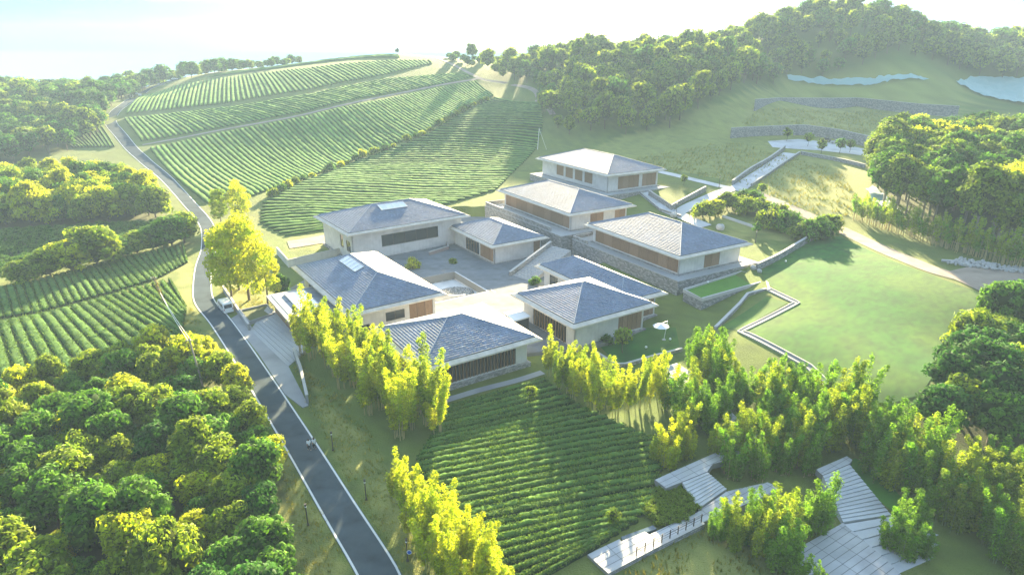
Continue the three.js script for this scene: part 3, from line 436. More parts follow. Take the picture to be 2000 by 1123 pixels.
{
  const q = [[1497, 563.5, 4.1], [1461, 573, 3.7], [1446, 591.5, 3.1], [1398, 639, 2.1]], path = q.map(([x, y, h]) => Gxz(x, y, h));
  capped('retaining_wall', path, 0.45, (x, z, i) => q[i][2], () => -2, 'stepped stone retaining wall along the small lawn by the raised bed', 'wall');
  capped('retaining_wall', smoothPath([[1594, 463], [1560, 484], [1520, 508], [1478, 528]].map(([x, y]) => Txz(x, y)), 3), 0.5, surf(1.5), surf(-1), 'stone wall running up the near edge of the big lawn', 'wall');
  capped('retaining_wall', [[1498, 547, 4.1], [1503, 566, 4.1]].map(([x, y, h]) => Gxz(x, y, h)), 0.35, () => 4.1, () => 0, 'short stone wall joining the raised bed to the lawn', 'wall');
  const zig = [[1499, 564], [1557, 592], [1447, 648], [1580, 716], [1614, 750]].map(([x, y]) => Txz(x, y)), fine = []; for (let i = 0; i + 1 < zig.length; i++) for (let k = 0; k < 12; k++) fine.push([lerp(zig[i][0], zig[i + 1][0], k / 12), lerp(zig[i][1], zig[i + 1][1], k / 12)]); fine.push(zig[4]);
  const kerb = struct('lawn_channel', ribbon(fine, -0.45, 0.45, 0.1, 2), M(0.16, 0.17, 0.18, 0.9)); for (const s of [-0.52, 0.52]) mesh('kerb', wallGeo(offsetPath(fine, s), 0.2, surf(0.24), surf(-0.2)), STONE_CAP, kerb);
  capped('garden_wall', smoothPath([[1160, 690], [1208, 719], [1270, 702], [1332, 686]].map(([x, y]) => Txz(x, y)), 2, 0.1), 0.35, surf(0.55), surf(-0.6), 'low curb wall round the small lawn by the square pavilion', 'wall');
  // upper paths and their walls
  capped('path_wall', [[1268, 382], [1311, 411], [1378, 374]].map(([x, y]) => Txz(x, y)), 0.5, surf(1.6), surf(-1), 'stone wall bent in a V round a green triangle', 'wall');
  capped('path_wall', [[1252, 380], [1290, 412], [1330, 425]].map(([x, y]) => Txz(x, y)), 0.4, surf(0.7), surf(-1), 'low stone wall along the path behind the large pavilion', 'wall');
  track([[1258, 376], [1300, 408], [1322, 416], [1350, 402], [1420, 372], [1455, 366]], 4, 'path', PALE, 0.14);
  track([[1318, 415], [1345, 428], [1380, 443]], 4, 'path', PALE, 0.18);
  const ramp = [[1440, 370], [1470, 350], [1500, 330], [1545, 300]].map(([x, y]) => Txz(x, y)); struct('path', ribbon(smoothPath(ramp, 2), -2.6, 2.6, 0.2, 3), PALE);
  capped('path_wall', smoothPath([[1431, 362], [1465, 337], [1500, 317], [1533, 292]].map(([x, y]) => Txz(x, y)), 4), 0.5, surf(1.6), surf(-1), 'stone wall on the left of the ramp up the slope', 'wall');
  capped('path_wall', smoothPath([[1468, 364], [1500, 343], [1530, 322], [1562, 301]].map(([x, y]) => Txz(x, y)), 4), 0.5, surf(0.9), surf(-1), 'stone wall on the right of the ramp up the slope', 'wall');
  capped('path_wall', smoothPath([[1565, 302], [1610, 310], [1650, 318], [1690, 328]].map(([x, y]) => Txz(x, y)), 4), 0.5, surf(1.2), surf(-1), 'low rough stone wall crossing the meadow from the ramp', 'wall');
  const lowWall = smoothPath([[1427, 270], [1475, 266], [1520, 264], [1575, 264], [1634, 271], [1715, 292]].map(([x, y]) => Txz(x, y)), 4, 0.02), highWall = smoothPath([[1474, 217], [1524, 196], [1675, 207], [1790, 223], [1870, 230]].map(([x, y]) => Txz(x, y)), 4, 0.02);
  capped('retaining_wall', lowWall, 0.6, level(lowWall, 4.2), surf(-1.5), 'lower long stone retaining wall on the hillside', 'wall');
  capped('retaining_wall', highWall, 0.7, level(highWall, 5.2), surf(-1.5), 'upper long stone retaining wall on the hillside', 'wall');
  capped('pale_beam', [[1412, 424], [1478, 446]].map(([x, y]) => Txz(x, y)), 0.5, surf(0.55), surf(-0.4), 'pale stone bench wall in the garden behind the large pavilion', 'bench', null, PALE, 0);
  // the walled yard beside the tall white pavilion
  const yw = [[541, 492], [563, 517], [676, 491]].map(([x, y]) => Gxz(x, y, 0.9)); capped('garden_wall', yw, 0.35, () => 2.1, () => -0.5, 'pale coped wall round the small yard beside the tall white pavilion', 'wall', null, PLASTER);
  capped('garden_wall', [[838, 499], [876, 487], [870, 474]].map(([x, y]) => Gxz(x, y, 0.8)), 0.3, () => 1.7, () => 0.5, 'low brownish planter wall under the wide window', 'wall', null, M(0.34, 0.27, 0.25, 0.9, { map: rep(TX.grain, 0.4) }));
  struct('path', ribbon(smoothPath([[868, 784], [940, 762], [1010, 744], [1060, 728]].map(([x, y]) => Txz(x, y)), 2), -0.7, 0.7, 0.12, 2), PAVE);
  struct('path', drape([[560, 472], [640, 458], [690, 448], [690, 462], [640, 474], [565, 486]].map(([x, y]) => Txz(x, y)), 0.12, 2), TRACK);
}
function stairBetween(l0, r0, l1, r1, n, label, m = STEP, foot = 0.5) {   // treads from one edge to another, corners are points with a height
  const s = thing('stone_stair', V3(0, 0, 0), 0, label, 'stairs');
  for (let i = 0; i < n; i++) {
    const t0 = i / n, t1 = (i + 1) / n, y = lerp(l0.y, l1.y, (i + 0.5) / n), e = (a, b, t) => [lerp(a.x, b.x, t), lerp(a.z, b.z, t)];
    mesh('step', prism([e(l0, l1, t0), e(r0, r1, t0), e(r0, r1, t1 - 0.003), e(l0, l1, t1 - 0.003)], Math.min(l0.y, l1.y) - foot, y), m, s);
  }
  return s;
}
{
  const s0 = G(1001, 538, 0.8), tl0 = G(1077, 481, 4.7), q0 = Math.hypot(tl0.x - s0.x, tl0.z - s0.z), A = [(tl0.x - s0.x) / q0, (tl0.z - s0.z) / q0], Bm = [-A[1], A[0]], len = 14.6, wid = 6, P = (a, b, h) => V3(s0.x + A[0] * a + Bm[0] * b, h, s0.z + A[1] * a + Bm[1] * b);
  
  stairBetween(P(0, 0, 0.8), P(0, wid, 0.8), P(len, 0, 4.9), P(len, wid, 4.9), 22, 'broad stone stair climbing from the courtyard to the upper terraces');
  const wp = [P(-0.6, -0.35, 0), P(len, -0.35, 0)].map((p) => [p.x, p.z]), path = Array.from({ length: 13 }, (_, i) => [lerp(wp[0][0], wp[1][0], i / 12), lerp(wp[0][1], wp[1][1], i / 12)]);
  capped('stair_wall', path, 0.5, (x, z, i) => 1.7 + (4.1 * i) / 12, () => 0, 'sloping stone side wall of the courtyard stair', 'wall');
  // roadside entrance
  const pav = [[450, 622], [466, 612], [500, 640], [562, 714], [602, 792], [590, 796], [556, 770], [503, 690]].map(([x, y]) => Gxz(x, y, 0.15)); struct('pavement', prism(pav, -0.5, 0.16), PAVE);
  stairBetween(G(488, 645, 0.16), G(562, 716, 0.16), G(522, 597, 0.85), G(618, 664, 0.85), 9, 'wide low stone steps between the road and the long pavilion');
  capped('road_wall', [[436, 566], [458, 600], [486, 642]].map(([x, y]) => Gxz(x, y, 0.5)), 0.35, () => 1.4, () => -0.5, 'low grey wall beside the white van', 'wall', null, PAVE);
  capped('road_wall', [[574, 690], [588, 730], [600, 784]].map(([x, y]) => Gxz(x, y, 0.5)), 0.35, () => 1.5, () => -0.5, 'slim grey wall between the pavement and the yellow bamboo', 'wall', null, PAVE);
  const pb = thing('planter', V3(0, 0, 0), 0, 'square planting box of clipped groundcover at the head of the roadside steps', 'planter'), pc = [[468, 606], [520, 594], [534, 612], [486, 628]].map(([x, y]) => Gxz(x, y, 0.9));
  mesh('planter_wall', wallGeo([...pc, pc[0]], 0.3, () => 1.0, () => -0.5), PAVE, pb); mesh('soil', prism(pc, -0.3, 0.7), M(0.12, 0.14, 0.05, 1, { map: rep(TX.grain, 0.6) }), pb);
  // lower right: white paved terraces stepping down through the bamboo
  let slabSeed = 40; const slab = (px, h, label, th = 0.8) => { const P = px.map(([x, y]) => Gxz(x, y, h)), t = thing('paved_terrace', V3(0, 0, 0), 0, label, 'terrace'); mesh('bed', prism(P, h - th, h - 0.03), JOINT, t); tag(mesh('paving', pavers(P, h, 2.6, 0.8, P[0], DA, DB, slabSeed++, null, 0.035), PALE_PAVER, t), null, null, null, 'stuff'); return t; };
  slab([[1279, 937], [1394, 886], [1440, 868], [1452, 892], [1393, 906], [1382, 921], [1333, 941], [1301, 953.5]], 1.0, 'pale paved landing at the corner of the front tea garden');
  stairBetween(G(1364, 994, 0.1), G(1420, 955, 0.1), G(1333, 941.5, 0.98), G(1382, 921.5, 0.98), 8, 'flight of pale steps leading down from the tea garden landing', PALE);
  const walk = [[1147, 1083], [1210, 1053], [1214, 1057], [1260, 1038], [1269, 1044], [1364, 999], [1420, 960], [1500, 942], [1530, 955], [1440, 992], [1375, 1020], [1184, 1116]]; slab(walk, 0.1, 'long pale walkway with a railing below the front tea garden', 1.2);
  capped('walkway_wall', [[1375, 1022], [1280, 1069], [1186, 1119]].map(([x, y]) => Gxz(x, y, 0.1)), 0.3, () => 0.13, () => -3, 'grey stone wall carrying the walkway with the railing', 'wall', null, STONE, 0.06);
  const rl = thing('railing', V3(0, 0, 0), 0, 'thin dark metal railing along the outer edge of the walkway', 'railing'), ra = G(1243, 1085, 0.2), rb = G(1370, 1020, 0.2);
  for (let i = 0; i < 9; i++) { const p = ra.clone().lerp(rb, i / 8); mesh('post', box(p.x - 0.05, p.x + 0.05, 0.2, 1.32, p.z - 0.05, p.z + 0.05), BRONZE, rl); }
  for (const y of [0.6, 0.92, 1.25]) mesh('rail', rod(V3(ra.x, y, ra.z), V3(rb.x, y, rb.z), 0.022, 0.022, 5), BRONZE, rl);
  slab([[1595, 917], [1655, 891], [1666, 898], [1660, 906], [1608, 928]], 0.8, 'small pale landing at the head of the long steps in the bamboo');
  stairBetween(G(1648, 1020, -0.9), G(1742, 1006, -0.9), G(1608, 928.5, 0.78), G(1660, 906.5, 0.78), 14, 'long pale steps falling between bamboo clumps', PALE, 0.8);
  slab([[1552, 1075], [1648, 1021], [1742, 1102], [1800, 1165], [1600, 1175], [1556, 1106]], -1.0, 'wide pale paved landing left of the stepped terraces', 1.5);
  stairBetween(G(1810, 1180, -2.0), G(1958, 1096, -2.0), G(1650, 1023, -0.93), G(1743, 1008, -0.93), 9, 'broad pale stepped terraces running down to the lower right corner', PALE, 1.2);
  slab([[1256, 730], [1322, 709], [1378, 744], [1384, 790], [1345, 770], [1290, 756]], 0.45, 'bright paved square behind the yellow bamboo');
  slab([[1385, 792], [1430, 806], [1480, 850], [1470, 880], [1415, 850]], 0.4, 'pale paving half hidden among green bamboo');
}
{ // planting and a dark water channel between tea rows and walkway
  const poly = [[1283, 958], [1305, 962], [1330, 955], [1346, 975], [1364, 996], [1335, 1010], [1290, 1026], [1266, 1006]].map(([x, y]) => Gxz(x, y, 0.1)); tag(mesh('channel', prism([[1213, 1049], [1276, 1026], [1283, 1033], [1262, 1040], [1216, 1055]].map(([x, y]) => Gxz(x, y, 0.05)), -0.4, 0.06), M(0.06, 0.1, 0.13, 0.15)), 'narrow dark water channel between the tea rows and the walkway', 'channel'); coverPatch = poly;
}
{ // flat-roofed annex at the roadside
  const C = G(563.6, 629, 4.2), l = G(518, 577, 4.2), LB = Math.hypot(l.x - C.x, l.z - C.z), az = Math.atan2(l.x - C.x, -(l.z - C.z)) + Math.PI / 2, LA = 9.5;
  const an = thing('annex', V3(C.x, 0.3, C.z), Math.PI / 2 - az, 'low flat-roofed annex with one big white roof light beside the road steps', 'annex');
  mesh('wall', box(1.2, LA, -0.6, 3.4, -LB + 1.2, -1.2), PLASTER, an); for (let i = 0; i < 5; i++) mesh('timber_panel', box(1.1, 1.197, 0.3, 3, -1.6 - (i + 1) * ((LB - 3) / 5) + 0.05, -1.6 - i * ((LB - 3) / 5) - 0.05), TIMBER, an);
  mesh('eave', merged([box(0, LA, 3.55, 3.9, -LB, 0), box(0.3, LA - 0.3, 3.402, 3.547, -LB + 0.3, -0.3)]), CREAM, an);
  mesh('roof', box(0.9, LA - 0.2, 3.903, 4.0, -LB + 0.6, -0.6), M(0.26, 0.3, 0.35, 0.7, { map: rep(TX.soft, 0.2) }), an);
  const sk = mesh('skylight', merged([box(3.0, 3.12, 4.003, 4.35, -LB + 2.2, -3.2), box(7, 7.12, 4.003, 4.35, -LB + 2.2, -3.2), box(3.123, 6.997, 4.003, 4.35, -LB + 2.2, -LB + 2.32), box(3.123, 6.997, 4.003, 4.35, -3.32, -3.2)]), STEEL, an);
  for (let i = 0; i < 3; i++) mesh('roof_light', box(3.123 + i * 1.29, 3.123 + (i + 1) * 1.29 - 0.02, 4.25, 4.3, -LB + 2.323, -3.323), SKYGLASS, sk);
  // glass link between the front pavilion and the square one
  const cs = [[984, 611], [1015, 603], [1036, 618], [1004, 627]].map(([x, y]) => Gxz(x, y, 3.8)), lk = thing('glass_link', V3(0, 0, 0), 0, 'small white flat-roofed glass link between the front and the square pavilion', 'canopy');
  mesh('roof', prism(cs, 3.6, 3.85), M(0.7, 0.7, 0.68, 0.7), lk); const cc = [(cs[0][0] + cs[2][0]) / 2, (cs[0][1] + cs[2][1]) / 2], inn = cs.map((p) => [lerp(p[0], cc[0], 0.12), lerp(p[1], cc[1], 0.12)]);
  for (const p of inn) mesh('post', box(p[0] - 0.06, p[0] + 0.06, 0.7, 3.597, p[1] - 0.06, p[1] + 0.06), BRONZE, lk);
  for (let i = 0; i < 4; i++) mesh('pane', wallGeo([inn[i], inn[(i + 1) % 4]], 0.04, () => 3.5, () => 0.8), GLASS, lk);
}

// ---------------------------------------------------------------- tea hedges, every row a thing of its own
const TEA = new THREE.MeshPhysicalMaterial({ color: lin(1, 1, 1), vertexColors: true, roughness: 1, specularIntensity: 0.15, transmission: 0.25, thickness: 0, side: THREE.DoubleSide, bumpMap: rep(TX.bump, 2), bumpScale: 0.03 });
function along(poly, t) { let L = 0; const d = [0]; for (let i = 1; i < poly.length; i++) { L += Math.hypot(poly[i][0] - poly[i - 1][0], poly[i][1] - poly[i - 1][1]); d.push(L); } let i = 1; while (i < poly.length - 1 && d[i] < t * L) i++; const k = (t * L - d[i - 1]) / (d[i] - d[i - 1]); return [lerp(poly[i - 1][0], poly[i][0], k), lerp(poly[i - 1][1], poly[i][1], k)]; }
function teaRow(path, w, h, o, seed) {                     // a clipped hedge: rounded section, leafy surface
  const rnd = rngOf(seed), m = o.round ?? 7, pos = [], col = [], idx = [], nrm = [], n = path.length, hue = 0.85 + 0.3 * rnd();
  const tangent = (i) => { const a = path[Math.max(0, i - 1)], b = path[Math.min(n - 1, i + 1)], L = Math.hypot(b[0] - a[0], b[1] - a[1]) || 1; return [(b[0] - a[0]) / L, (b[1] - a[1]) / L]; };
  path.forEach(([x, z], i) => {
    const [tx, tz] = tangent(i), end = sstep(Math.min(i, n - 1 - i), -0.6, 1.2), ww = w * (0.78 + 0.3 * noise(x * 0.35 + seed, z * 0.35)) * (0.55 + 0.45 * end), hh = h * (0.74 + 0.26 * noise(x * 0.6, z * 0.6 + seed) + 0.24 * noise(x * 0.09, z * 0.09)) * (0.5 + 0.5 * end), g = ground(x, z);
    for (let k = 0; k <= m; k++) {
      const a = Math.PI * (k / m), c = Math.cos(a), s = Math.sin(a), bump = 1 + (o.rough ?? 0.16) * (noise(x * 3.1 + k * 5.3, z * 3.1 + seed) - 0.5) * 2, cx = Math.sign(c) * Math.abs(c) ** 0.7 * ww * 0.5 * bump, cy = s ** 0.6 * hh * bump - (k === 0 || k === m ? 0.25 : 0);
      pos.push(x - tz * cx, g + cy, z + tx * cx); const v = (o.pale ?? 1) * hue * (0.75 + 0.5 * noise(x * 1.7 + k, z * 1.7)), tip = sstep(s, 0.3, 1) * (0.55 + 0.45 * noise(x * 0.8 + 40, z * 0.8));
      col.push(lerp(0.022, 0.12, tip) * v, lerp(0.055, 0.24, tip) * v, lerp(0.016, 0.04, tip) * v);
    }
  });
  const q = m + 1; for (let i = 0; i + 1 < n; i++) for (let k = 0; k < m; k++) { const a = i * q + k; idx.push(a, a + q, a + 1, a + 1, a + q, a + q + 1); }
  if (o.leaves) for (let i = 0; i + 1 < n; i++) {
    const [x0, z0] = path[i], [x1, z1] = path[i + 1], L = Math.hypot(x1 - x0, z1 - z0), c = Math.round(L * o.leaves), [tx, tz] = tangent(i);
    for (let k = 0; k < c; k++) {
      const f = rnd(), x = lerp(x0, x1, f), z = lerp(z0, z1, f), a = Math.PI * (0.06 + 0.88 * rnd()), s = Math.sin(a), cc = Math.cos(a), cx = Math.sign(cc) * Math.abs(cc) ** 0.7 * w * 0.52, cy = s ** 0.6 * h * 1.0, p = V3(x - tz * cx, ground(x, z) + cy + 0.03, z + tx * cx), sz = 0.09 + 0.12 * rnd();
      const u = V3(rnd() - 0.5, rnd() - 0.1, rnd() - 0.5).normalize().multiplyScalar(sz), v = V3(rnd() - 0.5, rnd() - 0.5, rnd() - 0.5).cross(u).normalize().multiplyScalar(sz * 0.6), b = pos.length / 3, e = rnd();
      for (const [su, sv] of [[-1, 0], [0, -1], [1, 0], [0, 1]]) { pos.push(p.x + u.x * su + v.x * sv, p.y + u.y * su + v.y * sv, p.z + u.z * su + v.z * sv); col.push(lerp(0.06, 0.19, e) * hue, lerp(0.13, 0.3, e) * hue, lerp(0.02, 0.035, e)); }
      idx.push(b, b + 1, b + 2, b, b + 2, b + 3);
    }
  }
  const uv = []; for (let i = 0; i < pos.length; i += 3) uv.push(pos[i] + pos[i + 1] * 0.5, pos[i + 2] + pos[i + 1] * 0.5); return geoOf(pos, uv, idx, col);
}
const ordinal = (k) => { const u = ['', 'first', 'second', 'third', 'fourth', 'fifth', 'sixth', 'seventh', 'eighth', 'ninth', 'tenth', 'eleventh', 'twelfth', 'thirteenth', 'fourteenth', 'fifteenth', 'sixteenth', 'seventeenth', 'eighteenth', 'nineteenth'], t = ['', '', 'twent', 'thirt', 'fort', 'fift', 'sixt', 'sevent', 'eight', 'ninet'][Math.floor(k / 10)]; return k < 20 ? u[k] : k % 10 ? t + 'y-' + u[k % 10] : t + 'ieth'; };
let rowSeed = 100;
function teaField(A, B, n, o, label, group) {             // rows run from a point of edge A to the matching point of edge B
  const pa = A.map(([x, y]) => (o.h !== undefined ? Gxz(x, y, o.h) : Txz(x, y))), pb = B.map(([x, y]) => (o.h !== undefined ? Gxz(x, y, o.h) : Txz(x, y)));
  for (let i = 0; i < n; i++) {
    const t = (i + 0.5) / n, a = along(pa, t), b = along(pb, t), a2 = along(pa, Math.min(1, t + 1 / n)), b2 = along(pb, Math.min(1, t + 1 / n)), L = Math.hypot(b[0] - a[0], b[1] - a[1]), st = Math.max(2, Math.round(L / o.step));
    const dir = [(b[0] - a[0]) / L, (b[1] - a[1]) / L], gap = (p, q) => Math.abs((q[0] - p[0]) * dir[1] - (q[1] - p[1]) * dir[0]), sp = clamp((gap(a, a2) + gap(b, b2)) / 2, 0.6, 4);
    const wav = o.wave ?? 0, path = Array.from({ length: st + 1 }, (_, k) => { const x = lerp(a[0], b[0], k / st), z = lerp(a[1], b[1], k / st), d = wav * (noise(x * 0.06, z * 0.06) - 0.5) * 2; return [x - dir[1] * d, z + dir[0] * d]; });
    if (o.skip && o.skip(t)) continue;
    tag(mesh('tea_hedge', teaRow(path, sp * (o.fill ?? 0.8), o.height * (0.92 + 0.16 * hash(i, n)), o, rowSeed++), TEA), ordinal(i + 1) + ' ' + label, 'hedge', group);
  }
}
// front garden below the glazed pavilion
teaField([[868, 800], [842, 855], [812, 905], [838, 950], [880, 1000], [935, 1060], [980, 1123], [1010, 1170]], [[1062, 742], [1130, 795], [1225, 838], [1300, 868], [1290, 925], [1285, 975], [1245, 1018], [1160, 1072]], 31, { step: 0.45, height: 0.75, leaves: 44, fill: 0.86, round: 8, rough: 0.2 }, 'tea hedge down from the glazed pavilion in the front garden', 'tea hedges of the front garden');
// two plots left of the road
teaField([[-40, 572], [60, 552], [180, 520], [280, 497], [362, 480]], [[-30, 628], [75, 612], [200, 578], [300, 548], [368, 512]], 30, { step: 0.7, height: 0.9, leaves: 16, fill: 0.93, rough: 0.1 }, 'clipped tea hedge from the left in the upper roadside plot', 'tea hedges of the upper plot left of the road');
teaField([[-70, 648], [60, 620], [150, 600], [240, 572], [300, 556], [338, 548]], [[-60, 830], [80, 780], [200, 740], [290, 700], [350, 668], [362, 600]], 23, { step: 0.7, height: 0.95, leaves: 18, fill: 0.93, rough: 0.1 }, 'clipped tea hedge from the left in the lower roadside plot', 'tea hedges of the lower plot left of the road');
teaField([[95, 262], [150, 250], [198, 240]], [[140, 288], [190, 288], [226, 287]], 13, { step: 2, height: 0.9, fill: 0.7 }, 'tea hedge from the left on the small plot by the road bend', 'tea hedges by the road bend');
// the hill
teaField([[290, 290], [420, 262], [600, 228], [740, 197], [860, 171], [930, 158]], [[400, 398], [492, 384], [590, 350], [700, 308], [830, 258], [965, 186]], 84, { step: 2.2, height: 1.0, fill: 0.93, round: 5, pale: 1.6 }, 'tea hedge from the road on the wide lower slope of the hill', 'tea hedges of the lower hill slope');
teaField([[240, 231], [450, 210], [600, 186], [750, 155], [900, 142]], [[274, 277], [420, 252], [600, 218], [740, 186], [926, 150]], 78, { step: 2.2, height: 1.0, fill: 0.93, round: 5, pale: 1.6 }, 'tea hedge from the road on the middle slope above the pale track', 'tea hedges of the middle hill slope');
teaField([[282, 188], [340, 168], [440, 152], [600, 134], [720, 121], [840, 118]], [[243, 222], [330, 214], [450, 201], [600, 176], [750, 147], [846, 124]], 70, { step: 2.4, height: 1.0, fill: 0.88, round: 5, pale: 1.6 }, 'tea hedge from the road on the upper slope of the hill', 'tea hedges of the upper hill slope');
teaField([[400, 152], [450, 141]], [[780, 113], [778, 108]], 6, { step: 3, height: 1.0, fill: 0.88, round: 5, pale: 1.6 }, 'tea hedge up along the crest of the hill', 'tea hedges on the hill crest');
teaField([[966, 190], [832, 264], [702, 312], [592, 354], [512, 396], [508, 436], [560, 462]], [[1058, 200], [1062, 240], [1050, 288], [1010, 330], [968, 372], [760, 425], [690, 442]], 64, { step: 1.3, height: 0.7, fill: 0.98, wave: 1.6, rough: 0.2, pale: 1.25 }, 'wavy tea hedge down the green slope behind the tall white pavilion', 'wavy tea hedges behind the pavilions');

// ---------------------------------------------------------------- trees, bamboo, shrubs, grass
const leafMat = (r, g, b, tr = 0.42) => new THREE.MeshPhysicalMaterial({ color: lin(r, g, b), vertexColors: true, roughness: 1, specularIntensity: 0.2, transmission: tr, thickness: 0, side: THREE.DoubleSide });
const LEAF = { deep: leafMat(0.55, 0.95, 0.4), mid: leafMat(1.05, 1.4, 0.36), light: leafMat(2.7, 2.15, 0.34, 0.55), gold: leafMat(5.9, 3.7, 0.28, 0.65), olive: leafMat(2.1, 1.75, 0.46, 0.5), bambooGold: leafMat(5.8, 3.75, 0.4, 0.65), bamboo: leafMat(1.85, 2.15, 0.42, 0.55), bambooPale: leafMat(3.5, 2.7, 0.46, 0.58) };
const BARK = M(0.16, 0.12, 0.085, 0.95, { map: rep(TX.wood, 0.6) }), BARK_PALE = M(0.34, 0.3, 0.23, 0.9, { map: rep(TX.wood, 0.6) }), CULM = M(0.36, 0.36, 0.12, 0.6), CULM_GREEN = M(0.16, 0.22, 0.07, 0.6), CULM_DRY = M(0.45, 0.36, 0.16, 0.7);
function leafCloud(out, c, R, n, size, rnd, o = {}) {      // leaf sprays through the outer part of a clump
  for (let i = 0; i < n; i++) {
    const u = rnd() * 2 - 1, th = rnd() * 6.2832, s = Math.sqrt(1 - u * u), d = V3(s * Math.cos(th), u, s * Math.sin(th)); if (d.y < (o.cut ?? -0.75)) { i--; continue; }
    const k = (o.inner ?? 0.72) + (1.1 - (o.inner ?? 0.72)) * Math.sqrt(rnd()), p = V3(c.x + d.x * R.x * k, c.y + d.y * R.y * k, c.z + d.z * R.z * k), sz = size * (0.55 + 0.9 * rnd());
    const nn = d.clone().add(V3(rnd() - 0.5, rnd() - 0.3, rnd() - 0.5).multiplyScalar(1.7)).normalize(), a = V3(rnd() - 0.5, rnd() - 0.5 - (o.droop ?? 0), rnd() - 0.5).cross(nn).normalize(), b = nn.clone().cross(a).multiplyScalar(sz * (o.slim ?? 0.55)); a.multiplyScalar(sz);
    const base = out.pos.length / 3, v = (0.7 + 0.6 * rnd()) * c.tint;
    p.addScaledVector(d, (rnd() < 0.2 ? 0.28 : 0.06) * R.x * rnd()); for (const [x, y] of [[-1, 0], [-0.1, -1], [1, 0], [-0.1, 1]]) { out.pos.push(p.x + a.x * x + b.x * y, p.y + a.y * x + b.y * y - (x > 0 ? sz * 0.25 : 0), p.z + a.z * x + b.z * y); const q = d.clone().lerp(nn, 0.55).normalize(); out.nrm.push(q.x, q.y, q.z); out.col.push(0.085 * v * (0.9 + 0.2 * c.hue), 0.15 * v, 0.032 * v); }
    out.idx.push(base, base + 1, base + 2, base, base + 2, base + 3);
  }
}
function core(out, c, R, k, det = 1) {                     // dense inner foliage
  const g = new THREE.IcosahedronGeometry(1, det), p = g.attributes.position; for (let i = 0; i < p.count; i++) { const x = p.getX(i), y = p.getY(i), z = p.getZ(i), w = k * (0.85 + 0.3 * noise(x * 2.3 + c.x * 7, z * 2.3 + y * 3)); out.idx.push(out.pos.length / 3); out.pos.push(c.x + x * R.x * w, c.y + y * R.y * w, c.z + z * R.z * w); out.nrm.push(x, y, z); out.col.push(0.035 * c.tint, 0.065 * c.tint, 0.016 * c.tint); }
}
const cloudOut = () => ({ pos: [], nrm: [], col: [], idx: [] });
function cloudGeo(o) { const g = new THREE.BufferGeometry(); g.setAttribute('position', new THREE.Float32BufferAttribute(o.pos, 3)); g.setAttribute('normal', new THREE.Float32BufferAttribute(o.nrm, 3)); g.setAttribute('color', new THREE.Float32BufferAttribute(o.col, 3)); g.setIndex(o.idx); return g; }
function crownGeo(seed, o) {                               // a round-headed crown of many leafy clumps; height and width 1 unit = 1 m
  const rnd = rngOf(seed), out = cloudOut(), W = o.w / 2, Hc = o.h - o.bare, cy = o.bare + Hc * 0.5;
  for (let i = 0; i < o.clumps; i++) {
    const y = 1 - 1.72 * ((i + 0.5) / o.clumps), a = i * 2.39996 + rnd() * 0.7, s = Math.sqrt(Math.max(0, 1 - y * y)), k = 0.62 + 0.22 * rnd(), r = o.r * (0.55 + 0.8 * rnd() ** 1.3);
    const c = { x: Math.cos(a) * s * W * k, y: cy + y * Hc * 0.5 * k * 1.02, z: Math.sin(a) * s * W * k, tint: 0.72 + 0.56 * rnd(), hue: rnd() }; const R = V3(r, r * 0.8, r);
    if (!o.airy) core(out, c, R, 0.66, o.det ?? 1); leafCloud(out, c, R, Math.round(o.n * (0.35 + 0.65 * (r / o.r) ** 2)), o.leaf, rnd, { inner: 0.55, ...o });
  }
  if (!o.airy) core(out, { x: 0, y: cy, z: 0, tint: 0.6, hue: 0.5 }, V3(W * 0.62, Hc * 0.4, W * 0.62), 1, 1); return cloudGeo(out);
}
function trunkGeo(seed, h, r, limbs, reach) {
  const rnd = rngOf(seed), list = [], bend = V3((rnd() - 0.5) * 0.5, 0, (rnd() - 0.5) * 0.5), P = (t) => V3(bend.x * Math.sin(t * 3), h * t, bend.z * Math.sin(t * 2.4)); for (let i = 0; i < 4; i++) list.push(rod(P(i / 4), P((i + 1) / 4), r * (1 - i * 0.17), r * (0.83 - i * 0.17), 7));
  for (let i = 0; i < limbs; i++) { const a = (i / limbs) * 6.28 + rnd(), t = 0.55 + 0.4 * rnd(), q = P(t); list.push(rod(q, q.clone().add(V3(Math.cos(a) * reach, reach * (0.5 + 0.4 * rnd()), Math.sin(a) * reach)), r * 0.4, r * 0.12, 5)); } return boxUV(merged(list));
}
const treeKinds = {};
function treeKind(key, o) { treeKinds[key] = Array.from({ length: o.variants }, (_, i) => ({ crown: crownGeo(o.seed + i * 17, { ...o, h: o.h * (0.92 + 0.05 * i), w: o.w * (1.06 - 0.05 * i) }), trunk: trunkGeo(o.seed + i, o.bare + (o.h - o.bare) * 0.55, o.tr ?? 0.2, o.limbs ?? 4, o.w * 0.26), o })); }
treeKind('round', { seed: 301, variants: 5, h: 7.5, w: 6.2, bare: 1.2, clumps: 26, r: 1.05, n: 135, leaf: 0.24, limbs: 5 });
treeKind('tall', { seed: 401, variants: 4, h: 15, w: 8, bare: 5, clumps: 30, r: 1.5, n: 105, leaf: 0.36, tr: 0.28, limbs: 6 });
treeKind('far', { seed: 501, variants: 5, h: 12, w: 8.5, bare: 2.5, clumps: 17, r: 1.75, n: 46, leaf: 0.55, tr: 0.25, limbs: 3, det: 0 });
treeKind('ginkgo', { seed: 601, variants: 3, h: 15, w: 6.6, bare: 0.3, clumps: 44, r: 1.05, n: 125, airy: 1, leaf: 0.24, tr: 0.22, limbs: 6 });
treeKind('shrub', { seed: 701, variants: 4, h: 2.4, w: 3.2, bare: 0.1, clumps: 10, r: 0.75, n: 90, leaf: 0.16, tr: 0.07, limbs: 3 });
